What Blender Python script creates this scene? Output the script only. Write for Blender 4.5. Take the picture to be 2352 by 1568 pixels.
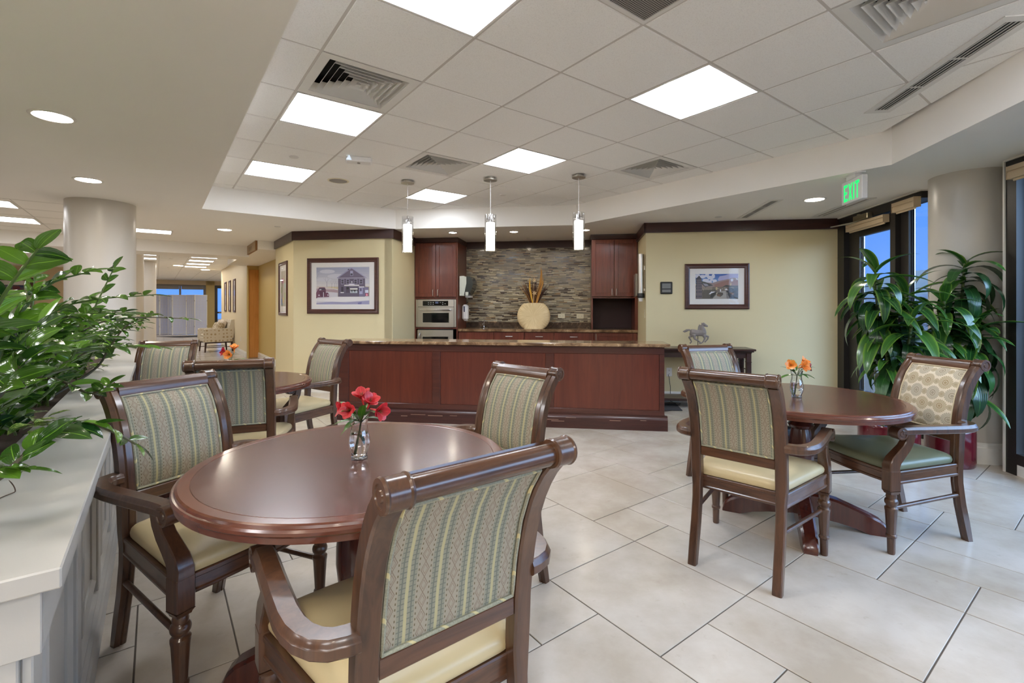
import bpy, bmesh, math, random
from math import sin, cos, pi, atan2, hypot, radians
from mathutils import Vector, Matrix, Euler

random.seed(7)
scene = bpy.context.scene
COL = scene.collection
for o in list(bpy.data.objects):
    bpy.data.objects.remove(o)

# ------------------------------------------------------------------ camera, sky, exposure
EYE = 1.2755
cam_data = bpy.data.cameras.new('camera')
cam_data.sensor_width = 36.0
cam_data.lens = 1094.5 / 2352 * 36.0
cam_data.shift_x = -8 / 2352
cam_data.shift_y = -79.5 / 2352
cam_data.clip_start = 0.05
cam_data.clip_end = 200
cam = bpy.data.objects.new('camera', cam_data)
COL.objects.link(cam)
cam.location = (0, 0, EYE)
cam.rotation_euler = (pi / 2, 0, 0)
scene.camera = cam

scene.view_settings.view_transform = 'Standard'
scene.view_settings.look = 'None'
scene.view_settings.exposure = 0.15
scene.view_settings.gamma = 1.0
scene.view_settings.use_curve_mapping = False
LAMP = 25.0          # strength of the fluorescent lenses
DOWN = 110.0          # strength of the recessed downlights
SKY = 2.2

world = bpy.data.worlds.new('dusk_sky')
scene.world = world
world.use_nodes = True
wn, wl = world.node_tree.nodes, world.node_tree.links
wn.clear()
w_out = wn.new('ShaderNodeOutputWorld')
w_bg = wn.new('ShaderNodeBackground')
w_tc = wn.new('ShaderNodeTexCoord')
w_sep = wn.new('ShaderNodeSeparateXYZ')
w_rmp = wn.new('ShaderNodeValToRGB')
w_rmp.color_ramp.elements[0].position = 0.0
w_rmp.color_ramp.elements[0].color = (0.075, 0.19, 0.50, 1)
w_rmp.color_ramp.elements[1].position = 0.6
w_rmp.color_ramp.elements[1].color = (0.05, 0.15, 0.45, 1)
wl.new(w_tc.outputs['Generated'], w_sep.inputs[0])
wl.new(w_sep.outputs['Z'], w_rmp.inputs[0])
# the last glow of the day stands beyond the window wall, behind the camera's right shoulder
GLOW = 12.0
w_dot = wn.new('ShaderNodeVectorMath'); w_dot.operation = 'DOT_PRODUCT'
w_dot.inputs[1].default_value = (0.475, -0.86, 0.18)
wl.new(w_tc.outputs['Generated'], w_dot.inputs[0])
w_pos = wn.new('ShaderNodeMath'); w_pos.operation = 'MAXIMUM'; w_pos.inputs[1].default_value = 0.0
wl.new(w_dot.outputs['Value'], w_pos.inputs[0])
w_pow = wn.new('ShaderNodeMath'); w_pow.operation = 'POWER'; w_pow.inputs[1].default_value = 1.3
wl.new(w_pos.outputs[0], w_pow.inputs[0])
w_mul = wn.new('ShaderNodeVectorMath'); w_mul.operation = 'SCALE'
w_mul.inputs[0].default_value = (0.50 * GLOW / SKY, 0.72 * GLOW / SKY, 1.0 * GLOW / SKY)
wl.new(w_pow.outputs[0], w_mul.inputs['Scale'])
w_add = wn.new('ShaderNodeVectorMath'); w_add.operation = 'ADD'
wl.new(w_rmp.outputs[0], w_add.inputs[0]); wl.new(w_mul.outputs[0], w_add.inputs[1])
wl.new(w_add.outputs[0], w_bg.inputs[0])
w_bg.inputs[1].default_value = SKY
wl.new(w_bg.outputs[0], w_out.inputs[0])

cy = scene.cycles
cy.use_denoising = True
cy.max_bounces = 20
cy.diffuse_bounces = 8
cy.glossy_bounces = 4
cy.transmission_bounces = 16
cy.transparent_max_bounces = 12
cy.sample_clamp_indirect = 12.0
cy.caustics_reflective = False
cy.caustics_refractive = False

# ------------------------------------------------------------------ frames of the building
TH = 0.646                        # tiles, planter and hall walls
GC, GS = cos(TH), sin(TH)
def F(p, q, z=0.0):
    return Vector((p * GC - q * GS, p * GS + q * GC, z))
PHI = -0.1391                     # bar, kitchen, window wall
BC, BS = cos(PHI), sin(PHI)
BO = Vector((1.559, 4.876, 0))
def B(a, b, z=0.0):
    return Vector((BO.x + a * BC - b * BS, BO.y + a * BS + b * BC, z))

# ------------------------------------------------------------------ materials
def lin(c):
    return tuple((x / 255 / 12.92) if x / 255 <= 0.04045 else ((x / 255 + 0.055) / 1.055) ** 2.4 for x in c) + (1.0,)

class NT:
    def __init__(s, name):
        s.m = bpy.data.materials.new(name)
        s.m.use_nodes = True
        s.n, s.l = s.m.node_tree.nodes, s.m.node_tree.links
        s.n.clear()
        s.out = s.n.new('ShaderNodeOutputMaterial')
        s.b = s.n.new('ShaderNodeBsdfPrincipled')
        s.l.new(s.b.outputs[0], s.out.inputs[0])
    def put(s, sock, v):
        if hasattr(v, 'is_output'):
            s.l.new(v, sock)
        else:
            sock.default_value = v
    def set(s, **k):
        for a, v in k.items():
            s.put(s.b.inputs[a.replace('_', ' ')], v)
        return s
    def math(s, op, a, b=None, c=None):
        n = s.n.new('ShaderNodeMath'); n.operation = op
        for i, v in enumerate((a, b, c)):
            if v is not None:
                s.put(n.inputs[i], v)
        return n.outputs[0]
    def mix(s, f, a, b):
        n = s.n.new('ShaderNodeMix'); n.data_type = 'RGBA'
        s.put(n.inputs[0], f); s.put(n.inputs[6], a); s.put(n.inputs[7], b)
        return n.outputs[2]
    def coord(s, which='Object', scale=(1, 1, 1), rot=(0, 0, 0)):
        t = s.n.new('ShaderNodeTexCoord'); m = s.n.new('ShaderNodeMapping')
        m.inputs['Scale'].default_value = scale; m.inputs['Rotation'].default_value = rot
        s.l.new(t.outputs[which], m.inputs[0])
        return m.outputs[0]
    def noise(s, vec, scale=5, detail=4, rough=0.5, dist=0.0):
        n = s.n.new('ShaderNodeTexNoise')
        n.inputs['Scale'].default_value = scale; n.inputs['Detail'].default_value = detail
        n.inputs['Roughness'].default_value = rough; n.inputs['Distortion'].default_value = dist
        s.l.new(vec, n.inputs['Vector'])
        return n.outputs[0]
    def ramp(s, f, stops):
        n = s.n.new('ShaderNodeValToRGB')
        e = n.color_ramp.elements
        while len(e) < len(stops):
            e.new(0.5)
        for i, (p, c) in enumerate(stops):
            e[i].position = p; e[i].color = c
        s.l.new(f, n.inputs[0])
        return n.outputs[0]
    def rnd(s):
        return s.n.new('ShaderNodeObjectInfo').outputs['Random']
    def bump(s, h, strength=0.2, dist=0.01):
        n = s.n.new('ShaderNodeBump')
        n.inputs['Strength'].default_value = strength; n.inputs['Distance'].default_value = dist
        s.l.new(h, n.inputs['Height']); s.l.new(n.outputs[0], s.b.inputs['Normal'])
    def sep(s, v):
        n = s.n.new('ShaderNodeSeparateXYZ'); s.l.new(v, n.inputs[0]); return n.outputs

def plain(name, rgb, rough=0.5, metal=0.0, spec=None, coat=0.0):
    t = NT(name); t.set(Base_Color=lin(rgb), Roughness=rough, Metallic=metal)
    if spec is not None: t.set(Specular_IOR_Level=spec)
    if coat: t.set(Coat_Weight=coat, Coat_Roughness=0.15)
    return t.m

def paint(name, rgb, rough=0.6, var=0.04, sc=1.2):
    t = NT(name)
    v = t.coord('Object')
    n = t.noise(v, sc, 3)
    c = lin(rgb)
    lo = tuple(x * (1 - var) for x in c[:3]) + (1,)
    t.set(Base_Color=t.mix(n, lo, c), Roughness=rough)
    t.bump(t.noise(v, 180, 2), 0.06, 0.002)
    return t.m

def wood(name, dark, light, rough=0.3, axis='Z', sc=1.0, coat=0.25, contrast=1.0, spec=0.5):
    t = NT(name)
    s = {'X': (1.2, 14, 14), 'Y': (14, 1.2, 14), 'Z': (14, 14, 1.2)}[axis]
    v = t.coord('Object', tuple(k * sc for k in s))
    n = t.noise(v, 2.2, 6, 0.6, 1.2)
    n2 = t.noise(t.coord('Object', tuple(k * sc * 0.25 for k in s)), 1.5, 3, 0.5, 0.4)
    f = t.math('ADD', t.math('MULTIPLY', n, 0.65), t.math('MULTIPLY', n2, 0.35))
    col = t.ramp(f, [(0.5 - 0.16 / contrast, lin(dark)), (0.5 + 0.16 / contrast, lin(light))])
    t.set(Base_Color=col, Roughness=rough, Coat_Weight=coat, Coat_Roughness=0.12, Specular_IOR_Level=spec)
    t.bump(n, 0.05, 0.002)
    return t.m

def emit(name, rgb, strength):
    t = NT(name)
    t.set(Base_Color=lin(rgb), Emission_Color=lin(rgb), Emission_Strength=strength, Roughness=0.5)
    return t.m

def glass_sheet(name, tint=(1, 1, 1), rough=0.0, amount=1.0):
    """thin pane: clear, with the mirror reflection of a sheet of glass by its Fresnel factor"""
    t = NT(name)
    t.n.remove(t.b)
    fr = t.n.new('ShaderNodeFresnel'); gm = t.n.new('ShaderNodeNewGeometry')
    t.l.new(t.math('SUBTRACT', 1.5, t.math('MULTIPLY', gm.outputs['Backfacing'], 1.5 - 1 / 1.5)), fr.inputs[0])
    tr = t.n.new('ShaderNodeBsdfTransparent'); tr.inputs[0].default_value = tuple(tint) + (1,)
    gl = t.n.new('ShaderNodeBsdfGlossy'); gl.inputs['Roughness'].default_value = rough
    mx = t.n.new('ShaderNodeMixShader')
    t.l.new(t.math('MULTIPLY', fr.outputs[0], amount), mx.inputs[0])
    t.l.new(tr.outputs[0], mx.inputs[1]); t.l.new(gl.outputs[0], mx.inputs[2])
    t.l.new(mx.outputs[0], t.out.inputs[0])
    return t.m

def solid_glass(name, ior=1.5, tint=(1, 1, 1)):
    t = NT(name)
    t.set(Base_Color=tuple(tint) + (1,), Roughness=0.0, IOR=ior, Transmission_Weight=1.0)
    return t.m

M = {}
M['soffit'] = paint('soffit_paint', (249, 246, 241), 0.7)
M['white'] = paint('white_trim_paint', (232, 230, 224), 0.4)
M['column'] = paint('column_paint', (206, 201, 193), 0.32)
M['cream'] = paint('cream_wall_paint', (218, 205, 164), 0.55)
M['planter'] = paint('planter_paint', (178, 175, 169), 0.4)
M['cream_deep'] = paint('deep_cream_paint', (206, 180, 112), 0.55)
M['tan'] = paint('tan_wall_paint', (205, 185, 152), 0.6)
M['hall'] = paint('hall_wall_paint', (226, 210, 176), 0.6)
M['crown'] = wood('crown_wood', (52, 27, 24), (70, 38, 33), 0.35, 'X', 1, 0.1)
M['cherry'] = wood('cherry_cabinet_wood', (90, 42, 30), (124, 63, 45), 0.3, 'Z', 0.8, 0.25)
M['cherry_in'] = plain('cabinet_inside', (62, 28, 24), 0.5)
M['island'] = wood('island_wood', (80, 34, 23), (106, 49, 33), 0.33, 'Z', 0.6, 0.2, 0.9)
M['island_dark'] = wood('island_rail_wood', (66, 32, 24), (88, 44, 33), 0.33, 'X', 0.6, 0.2)
M['plinth'] = wood('worn_plinth_wood', (52, 24, 20), (76, 38, 32), 0.3, 'X', 1.0, 0.2)
M['walnut'] = wood('chair_wood', (54, 34, 24), (94, 63, 43), 0.28, 'Z', 1.3, 0.35)
M['walnut_x'] = wood('chair_wood_along', (56, 35, 24), (100, 66, 45), 0.26, 'X', 1.3, 0.35)
M['walnut_y'] = wood('chair_wood_side', (56, 35, 24), (100, 66, 45), 0.28, 'Y', 1.3, 0.35)
M['table'] = wood('table_top_wood', (70, 38, 30), (90, 52, 41), 0.27, 'X', 0.5, 0.3, 0.7)
M['table_rim'] = wood('table_rim_wood', (86, 46, 34), (110, 62, 46), 0.24, 'X', 0.7, 0.4)
M['pedestal'] = wood('pedestal_wood', (60, 24, 18), (88, 38, 27), 0.25, 'Z', 0.8, 0.4)
M['console'] = wood('console_wood', (44, 24, 19), (64, 36, 28), 0.35, 'X', 1, 0.2)
M['frame'] = wood('picture_frame_wood', (58, 30, 24), (86, 46, 36), 0.35, 'X', 1.5, 0.2)
M['orange'] = wood('orange_door_wood', (188, 126, 56), (212, 150, 76), 0.4, 'Z', 0.5, 0.2)
M['signwood'] = wood('sign_wood', (160, 136, 100), (176, 150, 112), 0.5, 'X', 1, 0.1)
M['steel'] = plain('brushed_steel', (205, 200, 192), 0.3, 1.0)
M['chrome'] = plain('chrome', (230, 230, 232), 0.12, 1.0)
M['nickel'] = plain('satin_nickel', (200, 196, 188), 0.3, 1.0)
M['black'] = plain('black_plastic', (26, 25, 25), 0.35)
M['black_gloss'] = plain('black_oven_glass', (16, 16, 18), 0.06)
M['bronze'] = plain('dark_bronze_metal', (38, 34, 31), 0.4)
M['greyscreen'] = plain('grey_screen', (120, 122, 122), 0.25)
M['beige'] = plain('beige_blind_metal', (196, 176, 146), 0.45)
M['brass'] = plain('brass_closer', (170, 158, 130), 0.35, 0.9)
M['ivory'] = plain('ivory_plastic', (226, 218, 190), 0.4)
M['wplastic'] = plain('white_plastic', (232, 230, 228), 0.35)
M['gplastic'] = plain('pale_grey_plastic', (198, 202, 192), 0.3)
M['smoke'] = plain('smoked_plastic', (58, 62, 60), 0.12)
M['grey_paper'] = plain('mat_board', (228, 226, 224), 0.8)
M['dark_rug'] = paint('dark_rug', (62, 60, 62), 0.95, 0.3, 40)
M['maroon'] = plain('maroon_glazed_pot', (88, 22, 30), 0.12, 0, 0.6, 0.5)
M['soil'] = paint('bark_soil', (72, 54, 40), 0.95, 0.6, 60)
M['horse'] = paint('weathered_grey_wood', (150, 142, 138), 0.7, 0.35, 25)
M['ext_wall'] = plain('exterior_wall', (190, 194, 200), 0.9)
M['ext_dark'] = plain('exterior_eave', (66, 68, 74), 0.9)
M['ext_hill'] = plain('exterior_hill', (96, 100, 100), 1.0)
M['ext_ground'] = plain('exterior_ground', (205, 208, 214), 0.9)
M['grid'] = plain('ceiling_grid_metal', (205, 200, 194), 0.5)
M['vent'] = plain('vent_white', (226, 224, 220), 0.4)
M['void'] = plain('dark_duct', (28, 28, 30), 0.8)
M['slot'] = plain('slot_grey', (150, 144, 136), 0.5)
M['lens'] = emit('fluorescent_lens', (240, 246, 255), LAMP)
M['lens_added'] = emit('added_panel_lens', (250, 250, 252), 24.0)  # for the added, unseen panel lamps of lounge and entrance
M['lens_hall'] = emit('hall_panel_lens', (250, 250, 252), 9.0)
M['reflector'] = plain('white_reflector', (244, 244, 244), 0.35)
M['down'] = emit('downlight_lens', (255, 243, 224), DOWN)
M['pend_glow'] = emit('pendant_shade_glow', (255, 248, 238), 8.0)
M['exit_green'] = emit('exit_letter_green', (20, 225, 110), 1.0)
M['pane'] = glass_sheet('window_pane', (0.92, 0.96, 1.0))
M['cover'] = glass_sheet('picture_glass', (1, 1, 1), 0.0, 0.6)
M['tube'] = glass_sheet('clear_tube_glass', (0.95, 0.95, 0.95), 0.05, 2.2)
M['vase'] = solid_glass('vase_glass', 1.46)
M['water'] = solid_glass('vase_water', 1.33)
t = NT('rice_paper'); t.set(Base_Color=lin((232, 234, 244)), Roughness=0.8)
trl = t.n.new('ShaderNodeBsdfTranslucent'); trl.inputs[0].default_value = lin((232, 234, 244))
mxs = t.n.new('ShaderNodeMixShader'); mxs.inputs[0].default_value = 0.5
t.l.new(t.b.outputs[0], mxs.inputs[1]); t.l.new(trl.outputs[0], mxs.inputs[2]); t.l.new(mxs.outputs[0], t.out.inputs[0])
M['screen_paper'] = t.m
M['seat_cream'] = plain('cream_vinyl', (196, 178, 138), 0.36)
M['seat_green'] = plain('olive_green_vinyl', (112, 116, 92), 0.34)
M['seat_blue'] = plain('slate_blue_vinyl', (78, 92, 104), 0.34)
M['blob'] = plain('pillow_print', (172, 158, 132), 0.9)
M['grass_d'] = plain('dried_grass_brown', (74, 44, 34), 0.8)
M['grass_y'] = plain('dried_leaf_yellow', (206, 156, 48), 0.6)
M['grass_o'] = plain('dried_plume_ochre', (168, 118, 50), 0.8)
M['lily'] = plain('dried_pale_flower', (226, 196, 150), 0.7)

# floor tile
t = NT('floor_tile_ceramic')
v = t.coord('Object')
g = t.n.new('ShaderNodeNewGeometry')
pn = t.noise(g.outputs['Position'], 2.2, 6, 0.62)
pn2 = t.noise(g.outputs['Position'], 17, 5, 0.6)
c1 = t.mix(t.rnd(), lin((198, 189, 177)), lin((206, 198, 187)))
c2 = t.mix(t.rnd(), lin((178, 166, 150)), lin((186, 175, 160)))
col = t.mix(t.ramp(pn, [(0.36, (0, 0, 0, 1)), (0.62, (1, 1, 1, 1))]), c2, c1)
col = t.mix(t.math('MULTIPLY', t.ramp(pn2, [(0.62, (0, 0, 0, 1)), (0.75, (1, 1, 1, 1))]), 0.35), col, lin((162, 147, 128)))
t.set(Base_Color=col, Roughness=0.2, Specular_IOR_Level=0.5)
M['tile'] = t.m
M['grout'] = plain('dark_grout', (92, 84, 76), 0.8)

# ceiling tile with fissures
t = NT('acoustic_ceiling_tile')
g = t.n.new('ShaderNodeNewGeometry')
n1 = t.noise(g.outputs['Position'], 150, 4, 0.7)
n2 = t.noise(g.outputs['Position'], 260, 2)
col = t.mix(t.ramp(n1, [(0.33, (0, 0, 0, 1)), (0.5, (1, 1, 1, 1))]), lin((238, 236, 233)), lin((250, 249, 246)))
t.set(Base_Color=col, Roughness=0.85)
t.bump(t.math('ADD', n1, t.math('MULTIPLY', n2, 0.5)), 0.35, 0.003)
M['ctile'] = t.m

# dark brown veined marble
def marble(name, base, mid, vein, rough):
    t = NT(name)
    g = t.n.new('ShaderNodeNewGeometry')
    w = t.noise(g.outputs['Position'], 6, 6, 0.6, 1.4)
    vo = t.n.new('ShaderNodeTexVoronoi'); vo.feature = 'DISTANCE_TO_EDGE'
    vo.inputs['Scale'].default_value = 9
    mp = t.n.new('ShaderNodeVectorMath'); mp.operation = 'ADD'
    sc = t.n.new('ShaderNodeVectorMath'); sc.operation = 'SCALE'
    nn = t.n.new('ShaderNodeTexNoise'); nn.inputs['Scale'].default_value = 5
    t.l.new(g.outputs['Position'], nn.inputs['Vector'])
    t.l.new(nn.outputs[1], sc.inputs[0]); sc.inputs['Scale'].default_value = 0.35
    t.l.new(g.outputs['Position'], mp.inputs[0]); t.l.new(sc.outputs[0], mp.inputs[1])
    t.l.new(mp.outputs[0], vo.inputs['Vector'])
    c = t.ramp(w, [(0.36, lin(base)), (0.62, lin(mid))])
    ve = t.ramp(vo.outputs[0], [(0.0, (1, 1, 1, 1)), (0.035, (0, 0, 0, 1))])
    t.set(Base_Color=t.mix(t.math('MULTIPLY', ve, t.ramp(w, [(0.46, (0.0, 0.0, 0.0, 1)), (0.62, (.8, .8, .8, 1))])), c, lin(vein)), Roughness=rough)
    return t.m
M['marble'] = marble('brown_marble', (96, 72, 52), (164, 132, 98), (214, 190, 154), 0.12)
M['marble_dk'] = marble('dark_marble_splash', (60, 48, 40), (92, 74, 60), (176, 146, 116), 0.15)

# mosaic splashback: strips far too thin to build one by one
t = NT('mosaic_strip_tile')
u = t.sep(t.coord('Object'))
row = t.math('FLOOR', t.math('DIVIDE', u[2], 0.0155))
wn1 = t.n.new('ShaderNodeTexWhiteNoise'); wn1.noise_dimensions = '1D'
t.l.new(row, wn1.inputs['W'])
wid = t.math('ADD', 0.06, t.math('MULTIPLY', wn1.outputs[0], 0.13))
xx = t.math('DIVIDE', t.math('ADD', u[0], t.math('MULTIPLY', wn1.outputs[0], 7.7)), wid)
colid = t.math('FLOOR', xx)
cmb = t.n.new('ShaderNodeCombineXYZ'); t.l.new(row, cmb.inputs[0]); t.l.new(colid, cmb.inputs[1])
wn2 = t.n.new('ShaderNodeTexWhiteNoise'); wn2.noise_dimensions = '3D'
t.l.new(cmb.outputs[0], wn2.inputs['Vector'])
fr = t.math('FRACT', xx); fz = t.math('FRACT', t.math('DIVIDE', u[2], 0.0155))
edge = t.math('MAXIMUM', t.math('GREATER_THAN', fz, 0.9), t.math('LESS_THAN', fr, 0.012))
rp = t.ramp(wn2.outputs[0], [(0.0, lin((66, 52, 42))), (0.12, lin((126, 115, 98))), (0.3, lin((160, 146, 118))), (0.46, lin((138, 128, 110))), (0.6, lin((182, 168, 138))), (0.74, lin((150, 120, 84))), (0.8, lin((166, 155, 134))), (0.93, lin((206, 193, 162)))])
rp.node.color_ramp.interpolation = 'CONSTANT'
t.set(Base_Color=t.mix(edge, rp, lin((110, 104, 96))), Roughness=t.math('ADD', 0.08, t.math('MULTIPLY', wn2.outputs[0], 0.25)))
hh = t.math('MULTIPLY', wn2.outputs[0], t.math('SUBTRACT', 1.0, edge))
t.bump(hh, 0.5, 0.003)
M['mosaic'] = t.m

# striped upholstery (UV in metres: u across, v along the stripe)
def stripes(name, gain=1.0):
    t = NT(name)
    tc = t.n.new('ShaderNodeTexCoord')
    u = t.sep(tc.outputs['UV'])
    P = 0.0715
    x = t.math('ADD', t.math('DIVIDE', u[0], P), 10.63)
    d = t.math('ABSOLUTE', t.math('SUBTRACT', t.math('FRACT', t.math('ADD', x, 0.5)), 0.5))     # 0 at the yellow line, 0.5 between
    e = t.math('SUBTRACT', 0.5, d)
    v = u[1]
    tri = t.math('PINGPONG', t.math('DIVIDE', v, 0.036), 0.5)
    zz = t.math('LESS_THAN', t.math('ABSOLUTE', t.math('SUBTRACT', e, t.math('MULTIPLY', tri, 0.26))), 0.013)
    dia = t.math('LESS_THAN', t.math('ABSOLUTE', t.math('SUBTRACT', e, t.math('MULTIPLY', t.math('SUBTRACT', tri, 0.2), 0.26))), 0.012)
    dots = t.math('MULTIPLY', t.math('LESS_THAN', t.math('ABSOLUTE', t.math('SUBTRACT', d, 0.315)), 0.018),
                  t.math('LESS_THAN', t.math('FRACT', t.math('DIVIDE', v, 0.0125)), 0.42))
    hat = t.math('MULTIPLY', t.math('LESS_THAN', d, 0.25),
                 t.math('MAXIMUM', t.math('LESS_THAN', t.math('FRACT', t.math('DIVIDE', v, 0.012)), 0.2),
                        t.math('LESS_THAN', t.math('ABSOLUTE', t.math('SUBTRACT', d, 0.165)), 0.02)))
    def c(r):
        return tuple(k * gain for k in lin(r)[:3]) + (1,)
    tc2 = t.coord('UV', (900, 900, 1))
    wv = t.noise(tc2, 1.0, 1)
    blue = t.mix(wv, c((138, 138, 120)), c((162, 161, 143)))
    taupe = t.mix(wv, c((158, 149, 132)), c((180, 170, 151)))
    col = t.mix(t.math('GREATER_THAN', d, 0.265), blue, taupe)
    col = t.mix(hat, col, c((122, 123, 112)))
    col = t.mix(t.math('MULTIPLY', zz, t.math('GREATER_THAN', d, 0.35)), col, c((142, 125, 108)))
    col = t.mix(t.math('MULTIPLY', dia, t.math('GREATER_THAN', d, 0.4)), col, c((152, 136, 119)))
    col = t.mix(dots, col, c((118, 106, 80)))
    col = t.mix(t.math('LESS_THAN', d, 0.05), col, c((190, 180, 140)))
    t.set(Base_Color=col, Roughness=0.85, Specular_IOR_Level=0.25)
    t.bump(wv, 0.15, 0.001)
    return t.m
M['stripe'] = stripes('striped_upholstery', 0.80)
t = NT('striped_piping')
u = t.sep(t.coord('Object'))
w = t.math('FRACT', t.math('MULTIPLY', t.math('ADD', t.math('ADD', u[0], u[2]), u[1]), 13.0))
t.set(Base_Color=t.mix(t.math('LESS_THAN', w, 0.12), t.mix(t.noise(t.coord('Object'), 260, 2), lin((112, 114, 98)), lin((176, 172, 150))), lin((196, 184, 138))), Roughness=0.85)
M['piping'] = t.m
M['piping_cream'] = plain('cream_piping', (200, 186, 156), 0.85)

# medallion upholstery
t = NT('medallion_upholstery')
tc = t.n.new('ShaderNodeTexCoord')
u = t.sep(tc.outputs['UV'])
def cell(ox, oy, gx, gy):
    fx = t.math('MULTIPLY', t.math('SUBTRACT', t.math('FRACT', t.math('ADD', t.math('DIVIDE', u[0], gx), 10.5 + ox)), 0.5), gx)
    fy = t.math('MULTIPLY', t.math('SUBTRACT', t.math('FRACT', t.math('ADD', t.math('DIVIDE', u[1], gy), 10.5 + oy)), 0.5), gy)
    r = t.math('SQRT', t.math('ADD', t.math('MULTIPLY', fx, fx), t.math('MULTIPLY', fy, fy)))
    a = t.math('ARCTAN2', fy, fx)
    return r, a
def medal(col, ox, oy, R, lobes, c_out, c_in):
    r, a = cell(ox, oy, 0.098, 0.128)
    lob = t.math('MULTIPLY', t.math('ABSOLUTE', t.math('SINE', t.math('MULTIPLY', a, lobes / 2))), R * 0.16)
    body = t.math('LESS_THAN', r, t.math('ADD', R * 0.86, lob))
    col = t.mix(body, col, lin(c_out))
    for k, cc in ((0.52, (200, 190, 168)), (0.46, c_in), (0.28, (205, 196, 174)), (0.22, c_in)):
        col = t.mix(t.math('LESS_THAN', r, R * k), col, lin(cc))
    ray = t.math('MULTIPLY', t.math('GREATER_THAN', t.math('SINE', t.math('MULTIPLY', a, lobes)), 0.55),
                 t.math('MULTIPLY', t.math('GREATER_THAN', r, R * 0.6), t.math('LESS_THAN', r, R * 0.85)))
    return t.mix(ray, col, lin((190, 180, 158)))
col = lin((214, 204, 184))
col = medal(col, 0.0, 0.0, 0.037, 22, (176, 161, 132), (160, 142, 112))
col = medal(col, 0.5, 0.5, 0.037, 22, (172, 163, 146), (156, 146, 128))
col = medal(col, 0.5, 0.0, 0.016, 14, (170, 156, 128), (156, 140, 110))
col = medal(col, 0.0, 0.5, 0.016, 14, (168, 154, 128), (156, 140, 110))
t.set(Base_Color=col, Roughness=0.85, Specular_IOR_Level=0.25)
M['medal'] = t.m

# leaves
def leafmat(name, lo, hi, rough=0.25, edge=None, blotch=None, rib=34, trans=0.0):
    t = NT(name)
    tc = t.n.new('ShaderNodeTexCoord')
    u = t.sep(tc.outputs['UV'])
    a = t.math('ABSOLUTE', u[1])
    base = t.mix(t.rnd(), lin(lo), lin(hi))
    n = t.noise(t.coord('UV', (3, 9, 1)), 2.0, 3)
    base = t.mix(t.math('MULTIPLY', n, 0.45), base, lin(lo))
    base = t.mix(t.math('LESS_THAN', a, 0.045), base, lin(tuple(min(255, c + rib) for c in hi)))
    if edge:
        base = t.mix(t.math('MULTIPLY', t.math('SMOOTH_MIN', 1.0, t.math('MAXIMUM', 0.0, t.math('MULTIPLY', t.math('SUBTRACT', a, 0.62), 2.2))), 0.6), base, lin(edge))
    if blotch:
        base = t.mix(t.ramp(t.noise(t.coord('UV', (4, 4, 1)), 1.6, 3), [(0.5, (0, 0, 0, 1)), (0.56, (1, 1, 1, 1))]), base, lin(blotch))
    t.set(Base_Color=base, Roughness=rough, Coat_Weight=0.3, Coat_Roughness=0.1, Specular_IOR_Level=0.6)
    t.set(Subsurface_Weight=0.0)
    t.bump(t.math('SINE', t.math('MULTIPLY', u[1], 26.0)), 0.10, 0.002)
    if trans:
        tr = t.n.new('ShaderNodeBsdfTranslucent'); t.put(tr.inputs[0], base)
        mx = t.n.new('ShaderNodeMixShader'); mx.inputs[0].default_value = trans
        t.l.new(t.b.outputs[0], mx.inputs[1]); t.l.new(tr.outputs[0], mx.inputs[2]); t.l.new(mx.outputs[0], t.out.inputs[0])
    return t.m
M['zz'] = leafmat('glossy_green_leaflet', (24, 58, 24), (104, 150, 42), 0.14, None, None, 10, 0.22)
M['zz_far'] = leafmat('glossy_green_leaflet_mass', (28, 62, 26), (60, 104, 34), 0.22)
M['drac'] = leafmat('striped_green_leaf', (32, 72, 32), (74, 122, 48), 0.25, (150, 186, 66), None, 8, 0.22)
M['drac_d'] = leafmat('dark_green_leaf', (28, 62, 34), (58, 104, 48), 0.24, None, None, 6, 0.22)
M['pothos'] = leafmat('variegated_leaf', (70, 116, 34), (112, 150, 46), 0.3, None, (196, 206, 110))
M['leaf_green'] = leafmat('flower_leaf_green', (48, 100, 28), (92, 146, 44), 0.35, None, None, 20, 0.25)
M['stem'] = plain('green_stem', (82, 104, 52), 0.4)
M['stem_dk'] = plain('brown_green_stem', (70, 66, 46), 0.45)
M['cane'] = plain('cane_stem', (92, 104, 62), 0.6)
M['petal_red'] = leafmat('red_petal', (188, 26, 40), (226, 58, 66), 0.45, (236, 110, 112), None, 6, 0.25)
M['petal_org'] = leafmat('orange_petal', (226, 116, 32), (248, 166, 66), 0.45, (250, 196, 120), None, 6, 0.25)
M['petal_mag'] = leafmat('crimson_petal', (150, 24, 52), (186, 48, 76), 0.45)
t = NT('twig'); t.set(Base_Color=lin((64, 46, 34)), Roughness=0.8); M['twig'] = t.m

# radial grain of the gourd shaped vase
t = NT('straw_marquetry')
u = t.sep(t.coord('Object'))
a = t.math('ARCTAN2', t.math('SUBTRACT', u[2], 0.205), u[0])
cmb = t.n.new('ShaderNodeCombineXYZ'); t.l.new(t.math('MULTIPLY', a, 9.0), cmb.inputs[0])
r2 = t.math('SQRT', t.math('ADD', t.math('MULTIPLY', u[0], u[0]), t.math('POWER', t.math('SUBTRACT', u[2], 0.205), 2.0)))
t.l.new(t.math('MULTIPLY', r2, 2.0), cmb.inputs[1])
nz = t.noise(cmb.outputs[0], 3.5, 4, 0.6)
t.set(Base_Color=t.ramp(nz, [(0.3, lin((204, 176, 124))), (0.7, lin((240, 220, 176)))]), Roughness=0.45)
M['straw'] = t.m
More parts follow.
